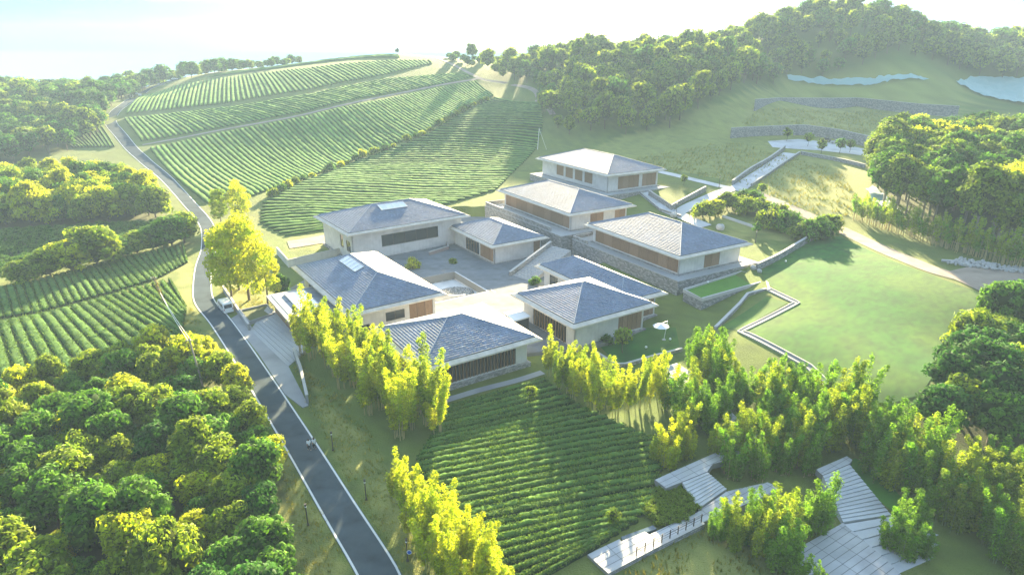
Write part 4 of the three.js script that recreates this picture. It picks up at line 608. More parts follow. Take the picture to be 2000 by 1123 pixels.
treeKind('sapling', { seed: 801, variants: 3, h: 4.6, w: 2.6, bare: 1.3, clumps: 9, r: 0.62, n: 60, leaf: 0.2, tr: 0.07, limbs: 3 });
const protoTrees = new Map();
function plantTree(kind, v, mat, name, p, turn, sc, label, category, group, bark = BARK) {
  const key = kind + v + '/' + mat.id + name, K = treeKinds[kind][v % treeKinds[kind].length]; let o = protoTrees.get(key);
  if (!o) { o = new THREE.Group(); mesh('crown', K.crown, mat, o); mesh('trunk', K.trunk, bark, o); protoTrees.set(key, o); }
  const t = o.clone(); t.name = numbered(name); t.position.copy(p); t.rotation.y = turn; sc.isVector3 ? t.scale.copy(sc) : t.scale.setScalar(sc); t.userData = {}; tag(t, label, category, group); scene.add(t); return t;
}
function scatter(poly, gap, seed, ok = () => true, tries = 12) {
  const rnd = rngOf(seed), pts = []; let x0 = 1e9, x1 = -1e9, z0 = 1e9, z1 = -1e9; for (const [x, z] of poly) { x0 = Math.min(x0, x); x1 = Math.max(x1, x); z0 = Math.min(z0, z); z1 = Math.max(z1, z); }
  const n = ((x1 - x0) * (z1 - z0)) / (gap * gap) * tries; for (let i = 0; i < n; i++) { const x = lerp(x0, x1, rnd()), z = lerp(z0, z1, rnd()); if (inside(poly, x, z) && ok(x, z) && !pts.some(([a, b]) => (a - x) ** 2 + (b - z) ** 2 < gap * gap)) pts.push([x, z]); } return pts;
}
const on = (x, z, d = 0) => V3(x, ground(x, z) - d, z);
const seen = (p, m = 60) => { const d = p.clone().sub(camera.position), F = -d.z * cosP - d.y * sinP, u = -d.z * sinP * -1 * -1, up = d.y * cosP - d.z * sinP; const px = 1000 + (FOCAL * d.x) / F, py = 561.5 - (FOCAL * up) / F; return F > 1 && px > -m && px < 2000 + m && py > -m && py < 1123 + m * 3; };

// the wood at the lower left: every tree
{
  const poly = [[-90, 800], [0, 792], [90, 765], [190, 738], [300, 716], [380, 712], [440, 745], [480, 800], [510, 860], [535, 960], [560, 1060], [585, 1150], [610, 1260], [-160, 1320]].map(([x, y]) => Gxz(x, y, 0)), rnd = rngOf(21);
  for (const [x, z] of scatter(poly, 3.35, 77)) {
    const p = on(x, z, 0.5), s = 0.62 + 0.48 * rnd() ** 1.3; const q = noise(x * 0.09 + 3, z * 0.09), k = rnd(); if (!seen(p.clone().add(V3(0, 6, 0)), 90)) continue;
    const m = k < 0.36 ? LEAF.mid : k < 0.36 + 0.3 * (1 - q) ? LEAF.deep : k < 0.8 ? LEAF.light : LEAF.gold, nm = m === LEAF.gold ? 'golden yellow-green' : m === LEAF.light ? 'light green' : m === LEAF.deep ? 'deep green' : 'mid green';
    plantTree('round', Math.floor(rnd() * 5), m, 'broadleaf_tree', p, rnd() * 6.28, V3(s * (0.9 + 0.25 * rnd()), s * (0.9 + 0.3 * rnd()), s), nm + ' round-crowned tree in the dense wood left of the road', 'tree', nm + ' trees of the roadside wood');
  }
  // the clump of taller trees beyond the plots
  const poly2 = [[-60, 385], [60, 372], [210, 372], [290, 392], [306, 425], [200, 436], [0, 445], [-60, 450]].map(([x, y]) => Txz(x, y));
  for (const [x, z] of scatter(poly2, 4.0, 78)) { const p = on(x, z, 1.9), s = 1.25 + 0.4 * rnd(), k = rnd(), gold = k < 0.45; if (!seen(p.clone().add(V3(0, 8, 0)), 60)) continue; plantTree('round', Math.floor(rnd() * 5), gold ? LEAF.gold : k < 0.75 ? LEAF.light : LEAF.mid, 'broadleaf_tree', p, rnd() * 6.28, V3(s, s * 1.15, s), (gold ? 'sunlit yellow' : 'green') + '-crowned tree in the clump between the wood and the tea plots', 'tree', (gold ? 'yellow' : 'green') + ' trees of the clump left of the road'); }
  // a hedge of round trees along the top of the upper plot
  [[48, 552, .85, 'light', 'leftmost'], [95, 540, 1.0, 'light', 'second from the left'], [142, 533, 1.1, 'gold', 'third from the left'], [190, 522, 1.3, 'light', 'fourth from the left'], [232, 508, .8, 'mid', 'fifth from the left'], [268, 494, .9, 'light', 'sixth from the left'], [300, 488, .95, 'mid', 'seventh from the left'], [336, 482, 1.15, 'mid', 'next to last at the road end'], [360, 474, 1.1, 'light', 'at the road end']].forEach(([x, y, s, m, w], i) => { const q = T(x, y); plantTree('round', i, LEAF[m], 'round_tree', on(q.x, q.z, 1.5), i * 1.7, V3(s * 1.4, s * 1.2, s * 1.4), 'round bushy tree along the upper tea plot, ' + w, 'tree', 'round trees along the upper tea plot'); });
  // far wood beyond the bend
  const poly3 = [[-80, 345], [60, 318], [130, 296], [190, 268], [196, 240], [206, 212], [236, 200]].map(([x, y]) => Txz(x, y)).concat([[-270, -500], [-470, -520], [-520, -380]]);
  for (const [x, z] of scatter(poly3, 7, 79)) { const p = on(x, z, 0.2), s = 0.8 + 0.45 * rnd(), k = rnd(); if (!seen(p.clone().add(V3(0, 8, 0)), 60)) continue; const m = k < 0.4 ? LEAF.mid : k < 0.7 ? LEAF.olive : LEAF.deep; plantTree('far', Math.floor(rnd() * 5), m, 'woodland_tree', p, rnd() * 6.28, s, (m === LEAF.mid ? 'mid green' : m === LEAF.olive ? 'olive green' : 'dark green') + ' tree in the hazy wood left of the far road bend', 'tree', (m === LEAF.mid ? 'mid green' : m === LEAF.olive ? 'olive' : 'dark green') + ' trees of the far left wood'); }
  // trees behind the crest of the tea hill and along the far road
  { const r = rngOf(61); for (let i = 0; i < 62; i++) { const left = i < 40, px = left ? 245 + 350 * (i / 40) + 8 * r() : 875 + 180 * ((i - 40) / 22) + 6 * r(), F = left ? 500 + 60 * r() : 455 + 45 * r(), s = (left ? lerp(1.15, 0.55, (i / 40)) : 0.5) * (0.75 + 0.5 * r()), q = atF(px, 140, F); q.y = ground(q.x, q.z) - 2.2 * s; plantTree('far', i % 5, i % 3 ? LEAF.mid : LEAF.olive, 'skyline_tree', q, i * 1.3, V3(s * 1.2, s, s * 1.2), left ? 'pale hazy tree on the skyline left of the tea hill' : 'pale hazy tree on the skyline in the glare', 'tree', left ? 'skyline trees on the left' : 'skyline trees in the glare'); }
    const q = atF(776, 108, 492); q.y = ground(q.x, q.z) - 0.5; plantTree('sapling', 1, LEAF.mid, 'skyline_tree', q, 1, 1.1, 'lone small tree on the crest of the tea hill', 'tree'); const q2 = atF(922, 118, 470); q2.y = ground(q2.x, q2.z) - 1; plantTree('tall', 1, LEAF.olive, 'skyline_tree', q2, 2, 0.95, 'tall pale tree rising above the others left of the sun', 'tree'); }
}
// the hill at the upper right
{
  const poly = [[946, 147], [1000, 158], [1050, 172], [1062, 232], [1100, 226], [1150, 262], [1230, 262], [1290, 258], [1335, 238], [1385, 200], [1450, 166], [1530, 148], [1700, 132], [1880, 142], [2080, 160]].map(([x, y]) => Txz(x, y)).concat([[420, -480], [300, -475], [150, -470], [40, -455], [-15, -440]]), rnd = rngOf(33), rest = [];
  const list = scatter(poly, 6.4, 81).sort((a, b) => b[1] - a[1]); let n = 0;
  for (const [x, z] of list) {
    const p = on(x, z, 0.5), s = 0.6 + 0.75 * rnd() ** 1.4; if (!seen(p.clone().add(V3(0, 8, 0)), 60)) continue; const k = rnd();
    if (n++ < 270) { const m = k < 0.36 ? LEAF.olive : k < 0.84 ? LEAF.light : LEAF.mid; plantTree('far', Math.floor(rnd() * 5), m, 'hillside_tree', p, rnd() * 6.28, V3(s, s * (0.95 + 0.3 * rnd()), s), (m === LEAF.olive ? 'olive' : m === LEAF.light ? 'light green' : 'mid green') + ' tree in the backlit wood on the hillside', 'tree', (m === LEAF.olive ? 'olive' : m === LEAF.light ? 'light green' : 'mid green') + ' trees of the hillside wood'); }
    else rest.push([p, s, rnd() * 6.28]);
  }
  for (let v = 0; v < 3; v++) { const part = rest.filter((_, i) => i % 3 === v); if (!part.length) continue; const im = new THREE.InstancedMesh(treeKinds.far[v].crown, [LEAF.olive, LEAF.mid, LEAF.light][v], part.length), o = new THREE.Object3D(); part.forEach(([p, s, a], i) => { o.position.copy(p); o.rotation.y = a; o.scale.setScalar(s); o.updateMatrix(); im.setMatrixAt(i, o.matrix); }); im.name = numbered('hilltop_wood'); tag(im, 'distant wood covering the top of the hill', 'wood', 'hilltop wood', 'stuff'); scene.add(im); }
  // tall wood at the right edge
  const poly2 = [[1700, 420], [1745, 432], [1800, 452], [1860, 476], [1930, 498], [2060, 530], [2150, 420], [2120, 330], [1900, 300], [1760, 312], [1715, 350]].map(([x, y]) => Txz(x, y));
  for (const [x, z] of scatter(poly2, 5.2, 83)) { const p = on(x, z, 0.3), s = 0.95 + 0.35 * rnd(), k = rnd(); if (!seen(p.clone().add(V3(0, 10, 0)), 60)) continue; const m = k < 0.4 ? LEAF.mid : k < 0.85 ? LEAF.olive : LEAF.gold; plantTree('tall', Math.floor(rnd() * 4), m, 'tall_tree', p, rnd() * 6.28, s, (m === LEAF.gold ? 'yellow-topped' : m === LEAF.olive ? 'olive' : 'dark green') + ' tall bare-stemmed tree in the grove above the dirt track', 'tree', (m === LEAF.gold ? 'yellow-topped' : m === LEAF.olive ? 'olive' : 'dark green') + ' trees of the right-hand grove', BARK_PALE); }
  // dark wood beside the big lawn
  const poly3 = [[1935, 640], [2060, 600], [2080, 900], [1960, 900], [1830, 850], [1830, 800], [1880, 720]].map(([x, y]) => Txz(x, y));
  for (const [x, z] of scatter(poly3, 3.9, 84)) { const p = on(x, z, 0.3), s = 0.95 + 0.4 * rnd(), k = rnd(); if (!seen(p.clone().add(V3(0, 6, 0)), 60)) continue; const m = k < 0.5 ? LEAF.deep : k < 0.85 ? LEAF.mid : LEAF.light; plantTree('round', Math.floor(rnd() * 5), m, 'broadleaf_tree', p, rnd() * 6.28, s, (m === LEAF.deep ? 'dark green' : m === LEAF.mid ? 'mid green' : 'light green') + ' tree in the wood at the right edge of the big lawn', 'tree', (m === LEAF.deep ? 'dark green' : m === LEAF.mid ? 'mid green' : 'light green') + ' trees beside the big lawn'); }
}
// single trees
for (const [kind, m, px, py, s, name, label] of [['ginkgo', 'gold', 452, 590, 1.2, 'yellow_tree', 'yellow tree nearest the road in the golden group beside the van'], ['ginkgo', 'gold', 486, 586, 1.42, 'yellow_tree', 'tallest yellow tree in the golden group beside the van'], ['ginkgo', 'gold', 522, 594, 1.0, 'yellow_tree', 'lowest yellow tree of the golden group, next to the dark bush'], ['ginkgo', 'gold', 466, 566, 1.15, 'yellow_tree', 'yellow tree at the back of the golden group'],
  ['round', 'mid', 552, 586, 0.72, 'bush', 'dark green bush between the golden trees and the annex'], ['ginkgo', 'light', 432, 440, 0.8, 'roadside_tree', 'green tree at the road edge below the tea slope'], ['ginkgo', 'gold', 470, 436, 0.95, 'yellow_tree', 'yellow tree behind the golden group, at the foot of the tea slope'],
  ['shrub', 'gold', 808, 527, 1.15, 'courtyard_bush', 'yellow bush in front of the wide window in the courtyard'], ['shrub', 'light', 884, 516, 0.7, 'courtyard_bush', 'small bush at the corner of the tall white pavilion'], ['shrub', 'mid', 1044, 556, 0.85, 'courtyard_bush', 'green planting at the foot of the courtyard stair'],
  ['sapling', 'bambooPale', 1036, 790, 0.75, 'flowering_shrub', 'small pale flowering tree standing among the uppermost front tea rows'], ['sapling', 'olive', 1198, 1030, 0.6, 'young_tree', 'thin young tree among the lowest front tea rows'], ['sapling', 'light', 1216, 690, 1.15, 'garden_tree', 'rounded garden tree before the square pavilion'], ['shrub', 'mid', 1186, 672, 0.8, 'garden_shrub', 'low shrub at the wall of the square pavilion'], ['round', 'light', 1112, 262, 1.0, 'hill_tree', 'light green tree beside the highest pavilion'], ['round', 'light', 1090, 250, 0.8, 'hill_tree', 'pale tree on the slope left of the highest pavilion'], ['round', 'gold', 1130, 240, 0.9, 'hill_tree', 'yellowish tree on the slope behind the highest pavilion'],
  ['sapling', 'light', 1537, 276, 1.3, 'young_tree', 'young tree at the left end of the lower hillside wall'], ['sapling', 'light', 1578, 286, 1.3, 'young_tree', 'second young tree on the grass strip below the lower wall'], ['sapling', 'olive', 1604, 303, 1.4, 'young_tree', 'third young tree on the grass strip, nearest the parked cars'], ['sapling', 'mid', 1640, 300, 1.4, 'young_tree', 'slim young tree right of the parked cars'], ['sapling', 'olive', 1660, 298, 1.2, 'young_tree', 'last young tree on the grass strip before the grove'],
  ['sapling', 'mid', 1478, 462, 0.9, 'garden_tree', 'small tree on the gravel behind the large pavilion'], ['sapling', 'light', 1488, 382, 0.9, 'garden_tree', 'young tree beside the stone wall of the ramp'], ['sapling', 'olive', 1336, 362, 0.8, 'garden_tree', 'young tree in the green triangle by the V-shaped wall'], ['ginkgo', 'gold', 0, 410, 0.45, 'yellow_tree', 'yellow tree top at the left edge below the tree clump']]) { const q = T(px, py); plantTree(kind, Math.round(px / 7), LEAF[m], name, on(q.x, q.z, 0.1), px, s, label, kind === 'shrub' || name === 'bush' ? 'bush' : 'tree'); }
[[1372, 424, 'light'], [1396, 418, 'gold'], [1420, 408, 'olive'], [1446, 400, 'mid'], [1470, 402, 'mid'], [1482, 420, 'light'], [1504, 428, 'mid'], [1524, 438, 'olive'], [1548, 448, 'mid'], [1572, 458, 'mid'], [1594, 456, 'light'], [1606, 468, 'mid'], [1502, 446, 'light'], [1560, 466, 'olive'], [1585, 470, 'mid'], [1530, 452, 'mid'], [1450, 416, 'light'], [1618, 452, 'light']].forEach(([x, y, m], i) => { const q = T(x, y); plantTree('shrub', i, LEAF[m], 'garden_shrub', on(q.x, q.z, 0.1), i * 2, 1.6 + 0.5 * hash(i, 3), ordinal(i + 1) + ' shrub in the planted strip beside the upper path, counted from the houses', 'bush', 'shrubs beside the upper path'); });

along([[560, 462], [508, 400], [592, 354], [702, 311], [832, 262], [962, 190]].map(([x, y]) => Txz(x, y)), 0) && Array.from({ length: 30 }, (_, i) => along([[530, 385], [592, 353], [702, 310], [832, 262], [955, 193]].map(([x, y]) => Txz(x, y)), (i + 0.5 * hash(i, 4)) / 30)).forEach(([x, z], i) => plantTree('shrub', i, [LEAF.light, LEAF.mid, LEAF.gold][i % 3], 'field_shrub', on(x, z, 0.2), i, 0.7 + 0.7 * hash(i, 8), ordinal(i + 1) + ' wild shrub up the boundary between the two hillside tea fields', 'bush', 'wild shrubs between the hillside tea fields'));
// bamboo: a clump is a fan of culms, each with its feathery plume
function bambooGeo(seed, o) {
  const rnd = rngOf(seed), out = cloudOut(), culms = [];
  for (let i = 0; i < o.culms; i++) {
    const a = rnd() * 6.2832, r = o.spread * Math.sqrt(rnd()), h = o.h * (0.55 + 0.68 * rnd() ** 1.4), lean = 0.05 + 0.16 * rnd(), foot = V3(Math.cos(a) * r * 0.6, 0, Math.sin(a) * r * 0.6), P = (t) => V3(foot.x + Math.cos(a) * h * lean * t * t, h * t * (1 - 0.07 * t), foot.z + Math.sin(a) * h * lean * t * t);
    for (let k = 0; k < 4; k++) culms.push(rod(P(k / 4), P((k + 1) / 4), 0.05 * (1 - k * 0.2), 0.05 * (0.8 - k * 0.2), 5));
    const tint = 0.75 + 0.5 * rnd(), hue = rnd(), n = o.sprays; for (let k = 0; k < n; k++) { const t = o.from + (1.02 - o.from) * (Math.min(1, (k + 0.6 * rnd()) / (n - 1))), c = P(Math.min(1, t)), q = clamp((t - o.from) / (1.03 - o.from), 0, 1), w = o.plume * (0.25 + 1.0 * q ** 0.3 * (1 - q) ** 0.4) * (0.7 + 0.6 * rnd()); Object.assign(c, { tint: tint * (0.75 + 0.5 * rnd()), hue }); c.x += (rnd() - 0.5) * 0.4; c.z += (rnd() - 0.5) * 0.4; leafCloud(out, c, V3(w, (h * (1 - o.from)) / n * 0.85, w), o.n, o.leaf, rnd, { cut: -1, inner: 0.25, slim: 0.34, droop: 0.5 }); }
  }
  return { crown: cloudGeo(out), trunk: merged(culms) };
}
const bambooKinds = { plume: [0, 1, 2, 3].map((i) => bambooGeo(900 + i, { culms: 8, spread: 1.15, h: 8.8, from: 0.3, sprays: 14, plume: 0.62, n: 48, leaf: 0.17 })), thick: [0, 1, 2, 3].map((i) => bambooGeo(950 + i, { culms: 12, spread: 2.1, h: 7.4, from: 0.12, sprays: 13, plume: 0.62, n: 42, leaf: 0.16 })), fence: [0, 1, 2].map((i) => bambooGeo(980 + i, { culms: 11, spread: 1.5, h: 5.6, from: 0.45, sprays: 5, plume: 0.5, n: 30, leaf: 0.17 })) };
const protoBamboo = new Map();
function bamboo(kind, v, leaf, culm, p, turn, sc, label, group, name = 'bamboo_clump') {
  const key = kind + (v % bambooKinds[kind].length) + leaf.id + '/' + culm.id; let o = protoBamboo.get(key); if (!o) { const K = bambooKinds[kind][v % bambooKinds[kind].length]; o = new THREE.Group(); mesh('foliage', K.crown, leaf, o); mesh('culms', K.trunk, culm, o); o.children[1].name = 'stem'; protoBamboo.set(key, o); }
  const t = o.clone(); t.name = numbered(name); t.position.copy(p); t.rotation.y = turn; sc.isVector3 ? t.scale.copy(sc) : t.scale.setScalar(sc); tag(t, label, 'bamboo', group); scene.add(t); return t;
}
const stand = (pts, kind, leaf, culm, s, labelOf, group, h = null) => pts.forEach(([x, y, k = 1], i) => { const q = h === null ? T(x, y) : G(x, y, h); bamboo(kind, i, leaf[i % leaf.length], culm, on(q.x, q.z, 0.1), i * 2.4, s * k * (0.9 + 0.2 * hash(i, 77)), labelOf(ordinal(i + 1)), group); });
stand([[590, 694, 1.12], [606, 702, 1.2], [624, 690, 1.1], [640, 716, 1.1], [655, 735], [660, 700, 1.05], [676, 724], [690, 756], [702, 735], [716, 782], [728, 752], [742, 798], [757, 772], [768, 826], [786, 800], [800, 838], [818, 808], [834, 832], [852, 850], [780, 856], [700, 700], [735, 725], [668, 760], [846, 800], [722, 810]], 'plume', [LEAF.bambooGold, LEAF.bambooGold, LEAF.bambooPale], CULM_DRY, 1.08, (n) => n + ' yellow bamboo clump along the verge between road and pavilions', 'yellow bamboo along the road verge');
stand([[772, 985, .8], [790, 1010], [806, 1052], [822, 1030], [838, 1080], [852, 1062], [866, 1104], [880, 1085], [895, 1130], [912, 1112], [928, 1160], [944, 1150], [960, 1190], [870, 1150], [905, 1185], [840, 1120], [975, 1215], [935, 1215]], 'plume', [LEAF.bambooGold, LEAF.bambooGold, LEAF.gold], CULM, 0.86, (n) => n + ' golden bamboo clump between the road and the front tea garden', 'golden bamboo beside the front tea garden');
stand([[1072, 735], [1090, 765], [1104, 748], [1120, 782], [1136, 766], [1150, 798], [1166, 812], [1184, 800], [1204, 815], [1224, 800], [1244, 796], [1264, 786], [1286, 778], [1110, 768], [1176, 786], [1300, 800]], 'plume', [LEAF.bambooGold, LEAF.bambooPale, LEAF.bambooGold], CULM, 0.84, (n) => n + ' yellow bamboo clump along the far edge of the front tea garden', 'yellow bamboo at the far edge of the tea garden');
stand([[1312, 800], [1332, 832], [1352, 796], [1372, 830], [1392, 852], [1332, 864], [1402, 828], [1350, 720], [1376, 750], [1400, 740], [1402, 782], [1430, 770], [1440, 802], [1462, 790], [1482, 812], [1502, 800], [1366, 700, .8], [1395, 706, .8], [1420, 735]], 'thick', [LEAF.bamboo, LEAF.bamboo, LEAF.bambooPale], CULM_GREEN, 0.98, (n) => n + ' green bamboo clump between the bright paving and the kerbed lawn', 'green bamboo near the bright paving');
stand([[1285, 905, .8], [1304, 912], [1326, 902], [1345, 895, .9]], 'thick', [LEAF.bambooPale, LEAF.bambooGold], CULM, 0.85, (n) => n + ' yellowish bamboo clump at the right end of the tea rows', 'yellowish bamboo at the end of the tea rows');
stand([[1500, 842], [1530, 830], [1560, 852], [1590, 832], [1612, 852], [1642, 842], [1570, 880], [1620, 880], [1540, 880], [1662, 862], [1692, 882], [1722, 892], [1752, 882], [1782, 902], [1802, 922], [1702, 932], [1742, 952], [1782, 962], [1822, 962], [1852, 982], [1560, 800], [1600, 795], [1640, 800], [1680, 826], [1530, 795]], 'thick', [LEAF.bamboo, LEAF.bambooPale, LEAF.bamboo], CULM_GREEN, 1.08, (n) => n + ' tall green bamboo clump below the big lawn', 'green bamboo below the big lawn');
stand([[1404, 900], [1430, 930], [1455, 905], [1482, 935], [1505, 905], [1525, 925], [1548, 905], [1575, 925], [1440, 880], [1500, 880], [1570, 900]], 'thick', [LEAF.bambooPale, LEAF.bamboo], CULM_DRY, 0.92, (n) => n + ' bamboo clump beside the pale steps of the tea garden', 'bamboo beside the pale steps');
stand([[1402, 1052, .75], [1432, 1062, .85], [1464, 1066, .9], [1502, 1060], [1532, 1062], [1562, 1046], [1592, 1036], [1480, 1084], [1522, 1112], [1556, 1134, .7], [1440, 1078, .8], [1598, 1160, .6]], 'thick', [LEAF.bamboo, LEAF.bambooPale, LEAF.bamboo], CULM_GREEN, 0.92, (n) => n + ' bamboo clump between the walkway and the long steps', 'bamboo between walkway and long steps');
stand([[1742, 1072], [1766, 1088], [1790, 1070], [1810, 1090, .7], [1778, 1050, .9]], 'thick', [LEAF.bamboo], CULM_GREEN, 0.85, (n) => n + ' bluish green bamboo clump standing in the lower plaza', 'bamboo standing in the lower plaza');
stand([[1835, 1010], [1862, 1030], [1900, 1040], [1935, 1060], [1965, 1040], [1995, 1080], [1985, 1000], [1925, 1000], [1880, 995], [1960, 1100], [2000, 1130], [1900, 960], [1950, 960], [2000, 950]], 'thick', [LEAF.bamboo, LEAF.olive, LEAF.bambooPale], CULM_GREEN, 1.02, (n) => n + ' bamboo clump at the lower right corner beyond the plaza', 'bamboo at the lower right corner');
{ // the row of staked young bamboo along the dirt track
  const a = smoothPath([[1674, 430], [1740, 452], [1810, 474], [1880, 494], [1950, 514], [2030, 536]].map(([x, y]) => Txz(x, y)), 2.3); a.forEach(([x, z], i) => bamboo('fence', i, i % 3 ? LEAF.bambooPale : LEAF.bamboo, CULM_DRY, on(x, z, 0.1), i * 1.9, 1.15 + 0.2 * hash(i, 5), ordinal(i + 1) + ' clump of staked young bamboo along the dirt track', 'staked young bamboo along the dirt track'));
  const rail = thing('bamboo_rail', V3(0, 0, 0), 0, 'long bamboo rail tying the staked young bamboo together', 'rail'); for (let i = 0; i + 1 < a.length; i++) mesh('pole', rod(on(a[i][0], a[i][1], -1.9), on(a[i + 1][0], a[i + 1][1], -1.9), 0.06, 0.06, 5), CULM_DRY, rail);
}
{ const rnd = rngOf(58), pts = scatter(coverPatch, 0.55, 59, () => true, 5), im = new THREE.InstancedMesh(treeKinds.shrub[1].crown, LEAF.light, pts.length), o = new THREE.Object3D(); pts.forEach(([x, z], i) => { o.position.set(x, 0.05 - 0.2, z); o.rotation.y = rnd() * 6; o.scale.set(0.42, 0.3 + 0.1 * rnd(), 0.42); o.updateMatrix(); im.setMatrixAt(i, o.matrix); }); im.name = 'ground_cover'; tag(im, 'bright green ground cover beside the pale tea garden steps', 'ground cover', null, 'stuff'); scene.add(im); }
// rough grass and undergrowth
function tufts(name, polys, gap, n, size, m, seed, label) {
  const g = cloudOut(), rnd = rngOf(seed); for (let i = 0; i < 6; i++) { const a = rnd() * 6.28, w = 0.05, h = 0.6 + 0.5 * rnd(), lx = (rnd() - 0.5) * 0.9, lz = (rnd() - 0.5) * 0.9, b = g.pos.length / 3, cx = (rnd() - 0.5) * 0.5, cz = (rnd() - 0.5) * 0.5; g.pos.push(cx - Math.cos(a) * w, 0, cz - Math.sin(a) * w, cx + Math.cos(a) * w, 0, cz + Math.sin(a) * w, cx + lx, h, cz + lz); for (let k = 0; k < 3; k++) { g.nrm.push(0, 1, 0); g.col.push(0.1, 0.15, 0.04); } g.idx.push(b, b + 1, b + 2); }
  const pts = []; for (const poly of polys) { let x0 = 1e9, x1 = -1e9, z0 = 1e9, z1 = -1e9; for (const [x, z] of poly) { x0 = Math.min(x0, x); x1 = Math.max(x1, x); z0 = Math.min(z0, z); z1 = Math.max(z1, z); } const c = ((x1 - x0) * (z1 - z0)) / (gap * gap); for (let i = 0; i < c; i++) { const x = lerp(x0, x1, rnd()), z = lerp(z0, z1, rnd()); if (inside(poly, x, z) && noise(x * 0.4, z * 0.4) > 0.25 + 0.3 * rnd()) pts.push([x, z]); } }
  const im = new THREE.InstancedMesh(cloudGeo(g), m, pts.length), o = new THREE.Object3D(), c = new THREE.Color(); pts.forEach(([x, z], i) => { o.position.set(x, ground(x, z) - 0.03, z); o.rotation.y = rnd() * 6.28; o.scale.setScalar(size * (0.5 + rnd())); o.updateMatrix(); im.setMatrixAt(i, o.matrix); const k = rnd(); im.setColorAt(i, c.setRGB(0.8 + 1.3 * k, 0.9 + 0.5 * k, 0.8 + 0.4 * k)); }); im.name = numbered(name); tag(im, label, 'grass', null, 'stuff'); scene.add(im);
}
const px2 = (l) => l.map(([x, y]) => Txz(x, y));
tufts('grass', [px2([[560, 690], [690, 790], [800, 985], [900, 1180], [795, 1140], [700, 975], [604, 800]]), px2([[545, 880], [625, 1000], [700, 1140], [590, 1150], [560, 1000]]), px2([[372, 600], [470, 745], [530, 840], [500, 850], [430, 735], [352, 640]]), px2([[428, 560], [500, 570], [560, 590], [470, 610], [440, 585]])], 0.42, 0, 0.42, LEAF.olive, 91, 'rough dry grass on the verges of the road');
tufts('grass', [px2([[1190, 1125], [1380, 1030], [1480, 1090], [1500, 1180], [1200, 1190]])], 0.4, 0, 0.45, LEAF.olive, 92, 'rough grass below the railing walkway');
tufts('grass', [px2([[1060, 330], [1290, 300], [1430, 275], [1520, 300], [1640, 335], [1690, 400], [1640, 440], [1450, 360], [1300, 335]]), px2([[1480, 215], [1700, 215], [1790, 235], [1700, 285], [1560, 258], [1440, 250]])], 0.9, 0, 0.75, LEAF.olive, 93, 'meadow grass on the slope above the pavilions');
{ const poly = px2([[-60, 455], [120, 445], [310, 432], [370, 450], [300, 478], [120, 520], [-60, 545]]), pts = scatter(poly, 1.5, 95, () => true, 6), im = new THREE.InstancedMesh(treeKinds.shrub[0].crown, LEAF.mid, pts.length), o = new THREE.Object3D(), rnd = rngOf(96); pts.forEach(([x, z], i) => { o.position.copy(on(x, z, 0.4)); o.rotation.y = rnd() * 6; o.scale.setScalar(0.45 + 0.4 * rnd()); o.updateMatrix(); im.setMatrixAt(i, o.matrix); }); im.name = 'undergrowth'; tag(im, 'low green undergrowth between the tree clump and the upper plot', 'undergrowth', null, 'stuff'); scene.add(im); }

